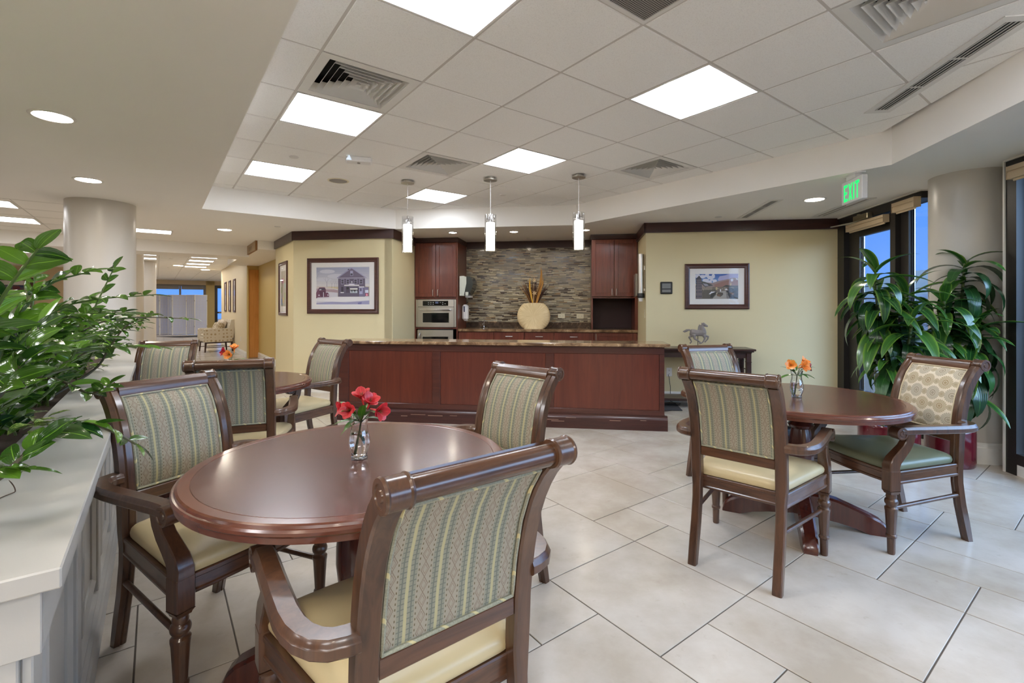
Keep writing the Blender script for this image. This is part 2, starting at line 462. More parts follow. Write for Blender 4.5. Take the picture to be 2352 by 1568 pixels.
# armchair print
t = NT('dotted_armchair_fabric')
v = t.coord('Object', (1, 1, 1))
vo = t.n.new('ShaderNodeTexVoronoi'); vo.inputs['Scale'].default_value = 9.5; vo.inputs['Randomness'].default_value = 0.25
t.l.new(v, vo.inputs['Vector'])
t.set(Base_Color=t.mix(t.math('LESS_THAN', vo.outputs[0], 0.3), lin((206, 196, 176)), lin((170, 148, 112))), Roughness=0.9)
M['dotfab'] = t.m
t = NT('floral_cushion')
v = t.coord('Object')
t.set(Base_Color=t.ramp(t.noise(v, 22, 3, 0.5, 1.0), [(0.42, lin((206, 194, 170))), (0.56, lin((150, 130, 98)))]), Roughness=0.9)
M['cushion_d'] = t.m
t = NT('pale_cushion')
t.set(Base_Color=t.ramp(t.noise(t.coord('Object'), 16, 3, 0.5, 0.6), [(0.45, lin((222, 210, 194))), (0.6, lin((196, 180, 160)))]), Roughness=0.9)
M['cushion_l'] = t.m
# perforated return grille
t = NT('perforated_metal')
vo = t.n.new('ShaderNodeTexVoronoi'); vo.inputs['Scale'].default_value = 95; vo.inputs['Randomness'].default_value = 0.0
t.l.new(t.coord('Object'), vo.inputs['Vector'])
t.set(Base_Color=t.mix(t.math('LESS_THAN', vo.outputs[0], 0.42), lin((176, 172, 166)), lin((52, 50, 48))), Roughness=0.5)
M['perf'] = t.m

# ------------------------------------------------------------------ mesh builder
class MB:
    def __init__(s):
        s.v, s.f, s.mi, s.uv = [], [], [], {}
    def add(s, verts, faces, mi=0, mat=None, uv=None):
        k = len(s.v)
        for i, p in enumerate(verts):
            p = Vector(p)
            s.v.append(mat @ p if mat else p)
            if uv: s.uv[k + i] = uv[i]
        for f in faces:
            s.f.append(tuple(k + i for i in f)); s.mi.append(mi)
        return s
    def box(s, x0, x1, y0, y1, z0, z1, ch=0.0, mi=0, mat=None):
        if x0 > x1: x0, x1 = x1, x0
        if y0 > y1: y0, y1 = y1, y0
        if z0 > z1: z0, z1 = z1, z0
        if ch <= 0:
            V = [(x, y, z) for z in (z0, z1) for y in (y0, y1) for x in (x0, x1)]
            return s.add(V, [(0, 2, 3, 1), (4, 5, 7, 6), (0, 1, 5, 4), (2, 6, 7, 3), (0, 4, 6, 2), (1, 3, 7, 5)], mi, mat)
        ch = min(ch, (x1 - x0) * .45, (y1 - y0) * .45, (z1 - z0) * .45)
        V, ix = [], {}
        for a, (X, sx) in enumerate(((x0, 1), (x1, -1))):
            for b, (Y, sy) in enumerate(((y0, 1), (y1, -1))):
                for c, (Z, sz) in enumerate(((z0, 1), (z1, -1))):
                    for ax in range(3):
                        ix[a, b, c, ax] = len(V)
                        V.append((X + (0 if ax == 0 else sx * ch), Y + (0 if ax == 1 else sy * ch), Z + (0 if ax == 2 else sz * ch)))
        Fc = []
        for a in (0, 1):
            Fc.append([ix[a, b, c, 0] for b, c in ((0, 0), (1, 0), (1, 1), (0, 1))])
            Fc.append([ix[b, a, c, 1] for b, c in ((0, 0), (1, 0), (1, 1), (0, 1))])
            Fc.append([ix[b, c, a, 2] for b, c in ((0, 0), (1, 0), (1, 1), (0, 1))])
            for b in (0, 1):
                Fc.append([ix[a, b, 0, 0], ix[a, b, 1, 0], ix[a, b, 1, 1], ix[a, b, 0, 1]])
                Fc.append([ix[a, 0, b, 0], ix[a, 1, b, 0], ix[a, 1, b, 2], ix[a, 0, b, 2]])
                Fc.append([ix[0, a, b, 1], ix[1, a, b, 1], ix[1, a, b, 2], ix[0, a, b, 2]])
                for c in (0, 1):
                    Fc.append([ix[a, b, c, 0], ix[a, b, c, 1], ix[a, b, c, 2]])
        return s.add(V, Fc, mi, mat)
    def lathe(s, prof, n=24, mat=None, mi=0, cap=True, mod=None):
        V, Fc = [], []
        for j, (r, z) in enumerate(prof):
            for i in range(n):
                a = 2 * pi * i / n
                rr = r * (mod(i, j) if mod else 1)
                V.append((rr * cos(a), rr * sin(a), z))
        for j in range(len(prof) - 1):
            for i in range(n):
                k = (i + 1) % n
                Fc.append((j * n + i, j * n + k, (j + 1) * n + k, (j + 1) * n + i))
        if cap:
            Fc.append(tuple(reversed(range(n))))
            Fc.append(tuple((len(prof) - 1) * n + i for i in range(n)))
        return s.add(V, Fc, mi, mat)
    def loft(s, rings, mi=0, mat=None, cap=True, closed=False):
        n = len(rings[0]); V = [p for r in rings for p in r]; Fc = []
        m = len(rings)
        for j in range(m if closed else m - 1):
            j2 = (j + 1) % m
            for i in range(n):
                k = (i + 1) % n
                Fc.append((j * n + i, j * n + k, j2 * n + k, j2 * n + i))
        if cap and not closed:
            Fc.append(tuple(reversed(range(n)))); Fc.append(tuple((m - 1) * n + i for i in range(n)))
        return s.add(V, Fc, mi, mat)
    def tube(s, pts, r, n=8, mi=0, mat=None, cap=True, closed=False):
        pts = [Vector(p) for p in pts]; m = len(pts)
        rs = r if isinstance(r, (list, tuple)) else [r] * m
        rings, up = [], None
        for i, p in enumerate(pts):
            if closed:
                tn = pts[(i + 1) % m] - pts[i - 1]
            else:
                tn = pts[min(i + 1, m - 1)] - pts[max(i - 1, 0)]
            tn.normalize()
            if up is None:
                up = Vector((0, 0, 1)) if abs(tn.z) < .9 else Vector((1, 0, 0))
            x = up.cross(tn)
            if x.length < 1e-6: x = Vector((1, 0, 0)).cross(tn)
            x.normalize(); y = tn.cross(x); up = y
            rings.append([p + (x * cos(2 * pi * k / n) + y * sin(2 * pi * k / n)) * rs[i] for k in range(n)])
        return s.loft(rings, mi, mat, cap, closed)
    def rail(s, pts, w, h, ch=0.004, mi=0, mat=None, side=None, closed=False):
        """bar of chamfered rectangular section along a path; w across (along side), h the other way"""
        pts = [Vector(p) for p in pts]; m = len(pts)
        ws = w if isinstance(w, (list, tuple)) else [w] * m
        hs = h if isinstance(h, (list, tuple)) else [h] * m
        rings = []
        for i, p in enumerate(pts):
            tn = (pts[(i + 1) % m] - pts[i - 1]) if closed else (pts[min(i + 1, m - 1)] - pts[max(i - 1, 0)])
            tn.normalize()
            if side is None:
                sd = tn.cross(Vector((0, 0, 1))).normalized()
            else:
                sd = Vector(side)
            u2 = sd.cross(tn).normalized()
            a, b = ws[i] / 2, hs[i] / 2
            c = min(ch, a * .8, b * .8)
            rings.append([p + sd * x + u2 * y for x, y in ((-a + c, -b), (a - c, -b), (a, -b + c), (a, b - c), (a - c, b), (-a + c, b), (-a, b - c), (-a, -b + c))])
        return s.loft(rings, mi, mat, True, closed)
    def prism(s, poly, z0, z1, mi=0, mat=None):
        n = len(poly)
        V = [(x, y, z0) for x, y in poly] + [(x, y, z1) for x, y in poly]
        Fc = [tuple(reversed(range(n))), tuple(range(n, 2 * n))] + [(i, (i + 1) % n, n + (i + 1) % n, n + i) for i in range(n)]
        return s.add(V, Fc, mi, mat)

def obj(name, mb, mat, parent=None, loc=None, rot=None, ang=0.6, fix=True):
    me = bpy.data.meshes.new(name)
    me.from_pydata([tuple(p) for p in mb.v], [], mb.f)
    mats = mat if isinstance(mat, (list, tuple)) else [mat]
    for m in mats:
        me.materials.append(M[m] if isinstance(m, str) else m)
    if len(mats) > 1:
        me.polygons.foreach_set('material_index', mb.mi)
    if mb.uv:
        ul = me.uv_layers.new(name='UVMap')
        for lp in me.loops:
            ul.data[lp.index].uv = mb.uv.get(lp.vertex_index, (0, 0))
    if fix:
        bm = bmesh.new(); bm.from_mesh(me)
        bmesh.ops.recalc_face_normals(bm, faces=bm.faces)
        bm.to_mesh(me); bm.free()
    me.update()
    if ang:
        me.shade_smooth()
        me.set_sharp_from_angle(angle=ang)
    o = bpy.data.objects.new(name, me)
    COL.objects.link(o)
    if parent: o.parent = parent
    if loc is not None: o.location = loc
    if rot is not None: o.rotation_euler = rot if hasattr(rot, '__len__') else (0, 0, rot)
    return o

def inst(name, me, parent, loc=(0, 0, 0), rot=None, mat4=None):
    o = bpy.data.objects.new(name, me); COL.objects.link(o)
    o.parent = parent
    if mat4 is not None: o.matrix_basis = mat4
    else:
        o.location = loc
        if rot is not None: o.rotation_euler = rot if hasattr(rot, '__len__') else (0, 0, rot)
    return o

def thing(name, label, cat, loc=(0, 0, 0), rz=0.0, group=None):
    o = bpy.data.objects.new(name, None); COL.objects.link(o)
    o.empty_display_size = 0.1
    o.location = loc; o.rotation_euler = (0, 0, rz)
    return tag(o, label, cat, group)
def tag(o, label, cat, group=None):
    o['label'] = label; o['category'] = cat
    if group: o['group'] = group
    return o
def struct(o):
    o['kind'] = 'structure'; return o
def shell(name, loc=(0, 0, 0), rz=0.0):
    o = bpy.data.objects.new(name, None); COL.objects.link(o)
    o.empty_display_size = 0.1; o.location = loc; o.rotation_euler = (0, 0, rz)
    return struct(o)

def dup(root, loc=None, rz=None, label=None, group=None):
    def cp(o, par):
        c = o.copy(); COL.objects.link(c)
        if par is not None: c.parent = par
        for ch in o.children: cp(ch, c)
        return c
    r = cp(root, None)
    if loc is not None: r.location = loc
    if rz is not None: r.rotation_euler = (0, 0, rz)
    if label: r['label'] = label
    if group: r['group'] = group
    return r

def clip(poly, a, b):
    """part of poly on the right side of the line a -> b"""
    out = []
    def sd(p): return (b[0] - a[0]) * (p[1] - a[1]) - (b[1] - a[1]) * (p[0] - a[0])
    for i, p in enumerate(poly):
        q = poly[(i + 1) % len(poly)]
        s, t2 = sd(p), sd(q)
        if s <= 0: out.append(p)
        if s * t2 < 0:
            k = s / (s - t2)
            out.append((p[0] + (q[0] - p[0]) * k, p[1] + (q[1] - p[1]) * k))
    return out

# ------------------------------------------------------------------ floor of modular tiles
FP0, FQ0, FT = 2.0822, 1.6832, 0.6128
pattern = [(-1, -1, 2, 2), (0, -2, 2, 2), (0, -1, 1, 2), (.5, -1, 1, 1), (.5, -.5, 1, 2), (0, 0, 1, 1)]
floor = shell('floor', (0, 0, 0), TH)
bm_ = MB(); bm_.box(-40, 14, -14, 60, -0.06, -0.003)
obj('grout_bed', bm_, 'grout', floor, ang=None)
GR = 0.0055
def tile_mb(w, h):
    m = MB(); c = 0.0016
    r = lambda i, z: [(i, i, z), (w - i, i, z), (w - i, h - i, z), (i, h - i, z)]
    m.add(r(0, -.006) + r(0, -c * .6) + r(c, 0),
          [(0, 1, 5, 4), (1, 2, 6, 5), (2, 3, 7, 6), (3, 0, 4, 7), (4, 5, 9, 8), (5, 6, 10, 9), (6, 7, 11, 10), (7, 4, 8, 11), (8, 9, 10, 11)])
    return m
cand = []
for i in range(-24, 30):
    for j in range(-24, 30):
        for (x, y, w, h) in pattern:
            X, Y = x + 2 * i + 1 * j, y - .5 * i + 1.5 * j
            p, q = FP0 + X * FT, FQ0 + Y * FT
            cp_, cq = p + w * FT / 4, q + h * FT / 4
            wx, wy = cp_ * GC - cq * GS, cp_ * GS + cq * GC
            if wy < 0.7 and not (hypot(wx, wy) < 3.2): continue
            if wy > .7 and (abs(wx) / wy > 1.35): continue
            rel = (wx - BO.x, wy - BO.y)
            bb = -rel[0] * BS + rel[1] * BC; aa = rel[0] * BC + rel[1] * BS
            hall = cp_ < (2.2 if cq < 19.4 else 4.2) and cq > 7.3 and cq < 28 and cp_ > -4
            if aa > 2.7: continue
            if bb > 1.75 and not hall and aa > -5.3: continue
            if bb > 0.5 and -3.5 < aa < -.1: continue
            if cq > 28 or cp_ < -5: continue
            vis = wy > 0.9 and 705 + 1396 / wy < 1640 and -60 < 1184 + 1094.5 * wx / wy < 2420 and cp_ > -.25
            cand.append((0 if vis else 1, w * h and hypot(wx, wy), p, q, w, h))
cand.sort()
tm = {}
rest = MB()
for n, (vis, d, p, q, w, h) in enumerate(cand):
    W_, H_ = w * FT / 2 - GR, h * FT / 2 - GR
    if n < 290 and not vis:
        if (w, h) not in tm:
            o = obj('floor_tile', tile_mb(W_, H_), 'tile', floor, (p + GR / 2, q + GR / 2, 0), ang=None, fix=False)
            tm[w, h] = o.data
        else:
            inst('floor_tile', tm[w, h], floor, (p + GR / 2, q + GR / 2, 0))
    else:
        t_ = tile_mb(W_, H_)
        rest.add(t_.v, t_.f, 0, Matrix.Translation((p + GR / 2, q + GR / 2, 0)))
o = obj('distant_floor_tiles', rest, 'tile', floor, ang=None, fix=False); o['kind'] = 'stuff'

# ------------------------------------------------------------------ ceilings
def PQ(v_): return (v_.x * GC + v_.y * GS, -v_.x * GS + v_.y * GC)
ZC, ZS, ZB, ZH = 2.688, 2.407, 2.205, 2.55
CP0, CQ0, CT = 1.9471, 1.5214, 0.6096
tray_w = [(-3.60, 5.53), (-1.742, 6.93), (.837, 6.593), (2.995, 3.794), (2.786, 2.61), (2.13, -2.05)]
tray = [(x * GC + y * GS, -x * GS + y * GC) for x, y in tray_w]       # in tile coordinates
tray.append((0.42, tray[-1][1])); tray[0] = (0.42, 6.57)
ceiling = shell('ceiling', (0, 0, 0), TH)
# the soffit plane with the tray cut out of it
import itertools
def soffit():
    m = MB(); n = len(tray)
    out = [(-12.0, 10.07), (-12.0, -7.0), PQ(B(2.55, -9)), PQ(B(2.55, 3.5)), (2.2, 10.07)]; no = len(out)
    me = bpy.data.meshes.new('soffit'); bm = bmesh.new()
    inner = [bm.verts.new((x, y, ZS)) for x, y in tray]
    outer = [bm.verts.new((x, y, ZS)) for x, y in out]
    ed = [bm.edges.new((inner[i], inner[(i + 1) % n])) for i in range(n)] + [bm.edges.new((outer[i], outer[(i + 1) % no])) for i in range(no)]
    bmesh.ops.triangle_fill(bm, use_beauty=True, use_dissolve=False, edges=ed)
    # drop any triangle inside the tray
    def inside(c):
        r = False
        for i in range(n):
            (x1, y1), (x2, y2) = tray[i], tray[(i + 1) % n]
            if (y1 > c.y) != (y2 > c.y) and c.x < (x2 - x1) * (c.y - y1) / (y2 - y1) + x1: r = not r
        return r
    bmesh.ops.delete(bm, geom=[f for f in bm.faces if inside(f.calc_center_median())], context='FACES')
    up = [bm.verts.new((x, y, ZC + .03)) for x, y in tray]
    for i in range(n):
        k = (i + 1) % n
        bm.faces.new((inner[i], inner[k], up[k], up[i]))
    bm.to_mesh(me); bm.free()
    me.materials.append(M['soffit'])
    o = bpy.data.objects.new('soffit', me); COL.objects.link(o); o.parent = ceiling
soffit()
# plenum above, so that nothing leaks
pl = MB(); pl.prism([(-14, 34), (-14, -9), PQ(B(2.6, -12)), PQ(B(2.6, 4)), (3, 34)], ZC + .16, ZC + .2); obj('ceiling_deck', pl, 'void', ceiling, ang=None)

troffers = [(-2, 0), (1, 0), (-2, 3), (1, 3), (-2, 6), (1, 6), (1, -3)]
diffusers = [(-2, 2), (0, 4), (3, 2), (1, -2)]
grilles = [(-1, -1)]
used = {c: 1 for c in troffers + diffusers + grilles}
TG = 0.007
for i in range(-4, 6):
    for j in range(-8, 10):
        if (i, j) in used: continue
        x0, y0 = CP0 + i * CT + TG, CQ0 + j * CT + TG
        x1, y1 = x0 + CT - 2 * TG, y0 + CT - 2 * TG
        poly = [(x0, y0), (x1, y0), (x1, y1), (x0, y1)]
        for k in range(len(tray)):
            poly = clip(poly, tray[k], tray[(k + 1) % len(tray)])
            if len(poly) < 3: break
        if len(poly) < 3: continue
        cxm = sum(a for a, b in poly) / len(poly); cym = sum(b for a, b in poly) / len(poly)
        m = MB()
        nn = len(poly)
        ins = [(cxm + (a - cxm) * .985, cym + (b - cym) * .985) for a, b in poly]
        m.add([(a, b, ZC + .015) for a, b in poly] + [(a, b, ZC + .002) for a, b in poly] + [(a, b, ZC - .003) for a, b in ins],
              [(k, (k + 1) % nn, nn + (k + 1) % nn, nn + k) for k in range(nn)] + [(nn + k, nn + (k + 1) % nn, 2 * nn + (k + 1) % nn, 2 * nn + k) for k in range(nn)] + [tuple(range(2 * nn, 3 * nn))])
        obj('ceiling_tile', m, 'ctile', ceiling, ang=None, fix=False)
def bar(poly, dz=0.0, name='grid_bar'):
    for k in range(len(tray)):
        poly = clip(poly, tray[k], tray[(k + 1) % len(tray)])
        if len(poly) < 3: return
    m = MB(); m.prism(poly, ZC + .0005 + dz, ZC + .02 + dz)
    obj(name, m, 'grid', ceiling, ang=None)
for i in range(-4, 7):
    x = CP0 + i * CT; bar([(x - .012, -6), (x + .012, -6), (x + .012, 9), (x - .012, 9)])
for j in range(-8, 11):
    y = CQ0 + j * CT; bar([(-2, y - .012), (8, y - .012), (8, y + .012), (-2, y + .012)], .0012)

def make_troffer():
    r = thing('ceiling_light', 'x', 'ceiling light', (0, 0, 0), TH)
    h = CT / 2 - .012
    m = MB()      # recessed housing with sloping reflectors
    a, b2 = h, h - .03
    V = [(-a, -a, 0), (a, -a, 0), (a, a, 0), (-a, a, 0), (-a + .03, -.16, .085), (a - .03, -.16, .085), (a - .03, .16, .085), (-a + .03, .16, .085)]
    m.add(V, [(0, 1, 5, 4), (1, 2, 6, 5), (2, 3, 7, 6), (3, 0, 4, 7), (4, 5, 6, 7)])
    obj('reflector', m, 'reflector', r, ang=None, fix=False)
    m = MB()
    ring = lambda x: [(x, -.15 + .3 * k / 12, .08 - .092 * sin(pi * k / 12) ** .6) for k in range(13)]
    xs = [-.262, -.25, .25, .262]
    rings = [[(x, y * (1 if 0 < i < 3 else .96), z + (0 if 0 < i < 3 else .012)) for (x, y, z) in ring(x)] for i, x in enumerate(xs)]
    m.loft(rings, cap=True)
    obj('lens', m, 'lens', r, ang=.5)
    m = MB()
    for s in (-1, 1):
        m.box(-h - .004, h + .004, s * h - .006, s * h + .006, -.004, .004)
        m.box(s * h - .006, s * h + .006, -h, h, -.004, .004)
    obj('trim_frame', m, 'white', r, ang=None)
    return r
tf = make_troffer()
tl = {(-2, 0): 'fluorescent troffer cut by the top edge of the photo',
      (1, 0): 'large fluorescent troffer standing alone over the room, right of centre',
      (-2, 3): 'fluorescent troffer directly beside a big louvred diffuser on the left of the tray',
      (1, 3): 'fluorescent troffer just above the middle pendant canopy',
      (-2, 6): 'fluorescent troffer in the far left corner of the tray ceiling',
      (1, 6): 'farthest fluorescent troffer, behind the cord of the leftmost pendant',
      (1, -3): 'fluorescent troffer of the tray ceiling behind the photographer'}
for n, (i, j) in enumerate(troffers):
    loc = F(CP0 + (i + .5) * CT, CQ0 + (j + .5) * CT, ZC)
    o = tf if n == 0 else dup(tf)
    o.location = loc; o['label'] = tl[i, j]; o['group'] = 'troffers in the tray ceiling'

def make_diffuser():
    r = thing('ceiling_diffuser', 'x', 'air vent', (0, 0, 0), TH)
    h = CT / 2 - .006
    m = MB()
    m.box(-h, h, -h, h, .10, .11); m.box(-h, -h + .004, -h, h, .0, .1); m.box(h - .004, h, -h, h, 0, .1); m.box(-h, h, -h, -h + .004, 0, .1); m.box(-h, h, h - .004, h, 0, .1)
    obj('duct_box', m, 'void', r, ang=None)
    m = MB()
    q = lambda a, z: [(-a, -a, z), (a, -a, z), (a, a, z), (-a, a, z)]
    def frm(a, za, b, zb, th=.004):
        V = q(a, za) + q(b, zb) + q(a, za + th) + q(b, zb + th)
        Fc = []
        for k in range(4):
            l = (k + 1) % 4
            Fc += [(k, l, 4 + l, 4 + k), (8 + k, 8 + l, 12 + l, 12 + k), (k, l, 8 + l, 8 + k), (4 + k, 4 + l, 12 + l, 12 + k)]
        m2 = MB(); m2.add(V, Fc); return m2
    obj('vent_rim', frm(h, -.002, h - .055, -.002), 'vent', r, ang=None)
    for k in range(6):
        a = h - .0535 - k * .038
        obj('louvre', frm(a, .0, a - .030, .046, .003), 'vent', r, ang=None)
    m = MB(); m.add(q(h - .0535 - 6 * .038, .002) + [(0, 0, .03)], [(0, 1, 4), (1, 2, 4), (2, 3, 4), (3, 0, 4)])
    obj('vent_core', m, 'vent', r, ang=None)
    return r
df = make_diffuser()
dl = {(-2, 2): 'square louvred air diffuser touching a troffer on the left of the tray ceiling',
      (0, 4): 'small louvred air diffuser left of the troffer over the middle pendant',
      (3, 2): 'louvred air diffuser near the back fascia, upper right of the right pendant',
      (1, -2): 'big louvred air diffuser cut by the top edge beside the long slot grille'}
for n, (i, j) in enumerate(diffusers):
    o = df if n == 0 else dup(df)
    o.location = F(CP0 + (i + .5) * CT, CQ0 + (j + .5) * CT, ZC); o['label'] = dl[i, j]; o['group'] = 'square ceiling diffusers'
for i, j in grilles:
    r = thing('return_grille', 'square perforated grey return grille at the top edge of the photo', 'air vent', F(CP0 + (i + .5) * CT, CQ0 + (j + .5) * CT, ZC), TH)
    h = CT / 2 - .008
    m = MB(); m.box(-h + .02, h - .02, -h + .02, h - .02, .0, .006); obj('perforated_plate', m, 'perf', r, ang=None)
    m = MB()
    for s in (-1, 1):
        m.box(-h, h, s * (h - .022), s * h, -.006, .01); m.box(s * (h - .022), s * h, -h, h, -.0061, .0101)
    obj('grille_frame', m, 'vent', r, ang=None)

# ceilings of the hall to the left: beam, then a higher tiled field
m = MB(); m.box(-12, 1.38, 10.07, 10.75, ZB, ZC); struct(obj('beam', m, 'soffit', None, rot=TH, ang=None)).name = 'trim_1'
hc = shell('ceiling_hall', (0, 0, 0), TH)
m = MB(); m.box(-12, 2.3, 10.75, 19.4, ZH, ZH + .03); m.box(-12, 4.3, 19.4, 28.2, ZH, ZH + .03); obj('ceiling_field', m, 'ctile', hc, ang=None)
m = MB()
for k in range(40):
    y = 10.8 + k * CT; m.box(-6, 1.8, y - .006, y + .006, ZH - .0015, ZH)
for k in range(-9, 4):
    x = .06 + k * CT; m.box(x - .006, x + .006, 10.75, 27, ZH - .0016, ZH)
o = obj('hall_grid_bars', m, 'grid', hc, ang=None); o['kind'] = 'stuff'
# near-left tiled field sits at soffit level
lf = MB()
for k in range(12):
    y = 7.19 + k * CT
    if y < 10.07: lf.box(-8, -.3, y - .005, y + .005, ZS - .0015, ZS)
for x in (-3.06, -2.45, -1.84, -1.23, -.62):
    lf.box(x - .005, x + .005, 7.19, 10.07, ZS - .0016, ZS)
o = obj('near_hall_grid_bars', lf, 'grid', hc, ang=None); o['kind'] = 'stuff'

def panel_light(p0, p1, q0, q1, z, label, group, lens='lens_hall'):
    r = thing('panel_light', label, 'ceiling light', F((p0 + p1) / 2, (q0 + q1) / 2, z), TH, group)
    w, d = (p1 - p0) / 2, (q1 - q0) / 2
    m = MB(); m.box(-w + .02, w - .02, -d + .02, d - .02, -.003, .0); obj('lens', m, lens, r, ang=None)
    m = MB()
    for s in (-1, 1):
        m.box(-w, w, s * (d - .02), s * d, -.006, .0); m.box(s * (w - .02), s * w, -d, d, -.0061, .0)
    obj('trim_frame', m, 'white', r, ang=None)
panel_light(-2.45, -1.24, 7.33, 7.80, ZS, 'long panel light nearest the left edge of the photo', 'panel lights over the left lounge')
panel_light(-2.45, -1.24, 8.60, 9.12, ZS, 'long panel light second from the left edge, before the round column', 'panel lights over the left lounge')
panel_light(-.72, .20, 8.74, 9.16, ZS, 'panel light showing right of the round column, before the beam', 'panel lights over the left lounge')
for k_, (p_, q_) in enumerate(((-2.9, 3.6), (-2.9, .9), (-2.9, -1.8), (-5.6, 5.4), (-5.6, 2.7), (-5.6, 0), (-5.6, 8.1), (-1.2, -2.4))):  # unseen lamps added to brighten the lounge floor and the soffit above
    panel_light(p_, p_ + 1.2, q_, q_ + .6, ZS, ('middle one of the row nearest the planter', 'last one of the row nearest the planter', 'one behind the row nearest the planter', 'second of the outer row', 'third of the outer row', 'last of the outer row', 'first of the outer row', 'single one at the back wall')[k_] + ', an added lounge panel light out of view', 'added lounge panel lights out of view', 'lens_added')
for k in range(4):
    panel_light(.70, 1.30, 14.38 + k * 1.22, 14.38 + k * 1.22 + .42, ZH, ('nearest', 'second', 'third', 'farthest')[k] + ' of the four stacked panel lights down the hall', 'panel lights down the right of the hall')
for k in range(3):
    panel_light(-.55, .02, 14.38 + k * 1.22, 14.38 + k * 1.22 + .42, ZH, ('nearest', 'middle', 'farthest')[k] + ' of the three panel lights just right of the columns', 'panel lights down the left of the hall')
panel_light(-4.6, -3.4, 11.6, 12.2, ZH, 'long panel light over the leaves at the left, under the tan bulkhead', 'panel lights down the left of the hall')
panel_light(-3.0, -1.8, 15.2, 15.8, ZH, 'small panel light left of the round column, just above the leaves', 'panel lights down the left of the hall')

def downlight(loc, label, warm=True, r0=.085):
    r = thing('downlight', label, 'ceiling light', loc, 0, 'recessed round downlights')
    m = MB(); m.lathe([(r0, -.001), (r0 + .006, -.006), (r0 + .022, -.005), (r0 + .026, 0), (r0, .002)], 32, cap=False); obj('trim_ring', m, 'white', r)
    m = MB(); m.lathe([(r0, -.0012), (0.002, -.003)], 32, cap=False); obj('lens', m, 'down', r)
    return r
downlight((-2.749, 2.83, ZS), 'round downlight nearest the camera in the plain left soffit')
downlight((-3.81, 4.25, ZS), 'round downlight above the round column on the left')
downlight((-4.26, 6.98, ZS), 'round downlight between the hall ceiling and the yellow wall corner')
downlight((3.15, 5.02, ZS), 'round downlight left of the exit sign')
downlight((-.955, 7.26, ZS), 'small downlight over the tall oven cabinet', True, .055)
downlight((-.026, 7.18, ZS), 'small downlight over the middle of the back counter', True, .055)
downlight((1.03, 7.02, ZS), 'small downlight mostly behind the right pendant', True, .055)
downlight((3.3, 1.2, ZS), 'added round downlight by the windows, beyond the right edge of the photo')  # unseen lamp, added for more light in the room
downlight(tuple(F(-.49, 2.15, ZS)), 'round downlight above the near planter end, over the top edge of the photo')
downlight(tuple(F(-.49, .38, ZS)), 'round downlight over the photographer')
downlight((-1.3, -.9, ZS), 'added round downlight in the soffit behind the photographer')  # this and the next two: unseen lamps added to brighten the foreground
downlight((-.1, -1.9, ZS), 'second added round downlight in the soffit behind the photographer')
downlight((1.2, -2.3, ZS), 'third added round downlight in the soffit behind the photographer')
for k_, (p_, q_) in enumerate(((-1.9, 22.6), (-3.3, 22.6), (-1.9, 24.6))):  # hidden lamps added to light the folding screen and hall end
    panel_light(p_, p_ + .6, q_, q_ + .6, ZH, ('nearest', 'leftmost', 'farthest')[k_] + ' of three added entrance panel lights hidden by the round column', 'entrance panel lights', 'lens_added')
panel_light(2.5, 3.1, 22.0, 22.6, ZH, 'added panel light in the entrance, hidden behind the hall wall', 'entrance panel lights', 'lens_added')  # this and the next: hidden lamps added to light the folding screen
panel_light(2.5, 3.1, 24.8, 25.4, ZH, 'second added panel light in the entrance, hidden behind the hall wall', 'entrance panel lights', 'lens_added')
downlight(tuple(F(.9, 11.9, ZH)), 'thin oval downlight before the hall panel lights', True, .1)
downlight(tuple(F(.55, 18.0, ZH)), 'left of the two small downlights at the hall end', True, .13)
downlight(tuple(F(1.35, 19.5, ZH)), 'right of the two small downlights at the hall end', True, .13)

# ------------------------------------------------------------------ walls in the bar frame
def wallbox(name, frame, x0, x1, y0, y1, z0, z1, mat):
    m = MB(); m.box(x0, x1, y0, y1, z0, z1)
    o = obj(name, m, mat, None, BO if frame == 'B' else (0, 0, 0), PHI if frame == 'B' else TH, None)
    return struct(o)
W = 1.59
wallbox('wall_store_picture', 'B', -5.17, -3.615, W, W + .12, 0, ZC, 'cream')
wallbox('wall_kitchen_left', 'B', -3.73, -3.61, W, 3.3, 0, ZC, 'cream')
wallbox('wall_kitchen_right', 'B', -.012, .11, W + .001, 3.3, 0, ZC, 'cream')
wallbox('wall_town_picture', 'B', -.0119, 2.55, W, W + .12, 0, ZC, 'cream')
wallbox('wall_kitchen_back', 'B', -3.75, .12, 3.12, 3.24, 0, ZC, 'cream')
# wall with the narrow picture, and the recess and hall walls behind it
c1 = (-3.34, 7.18)
qc = 3.34 * GS + 7.18 * GC
wallbox('wall_corner', 'G', 1.657, 1.78, qc - .01, 9.12, 0, ZC, 'cream')
wallbox('wall_recess', 'G', 2.05, 2.2, 8.9, 13.62, 0, ZC, 'cream_deep')
wallbox('wall_hall', 'G', 1.81, 1.95, 13.6, 19.4, 0, ZC + .2, 'hall')
wallbox('wall_entrance_front', 'G', 1.951, 4.3, 19.25, 19.4, 0, ZC + .2, 'hall')
wallbox('wall_entrance_side', 'G', 4.2, 4.35, 19.4, 28.2, 0, ZC + .2, 'hall')
wallbox('wall_recess_end', 'G', 2.0, 2.4, 13.6, 13.75, 0, ZC, 'cream_deep')
wallbox('trim_2', 'G', 1.38, 2.1, 9.125, 10.4, 2.26, ZC, 'soffit')
wallbox('trim_3', 'G', 1.40, 2.1, 10.4, 13.6, 2.30, ZC, 'soffit')
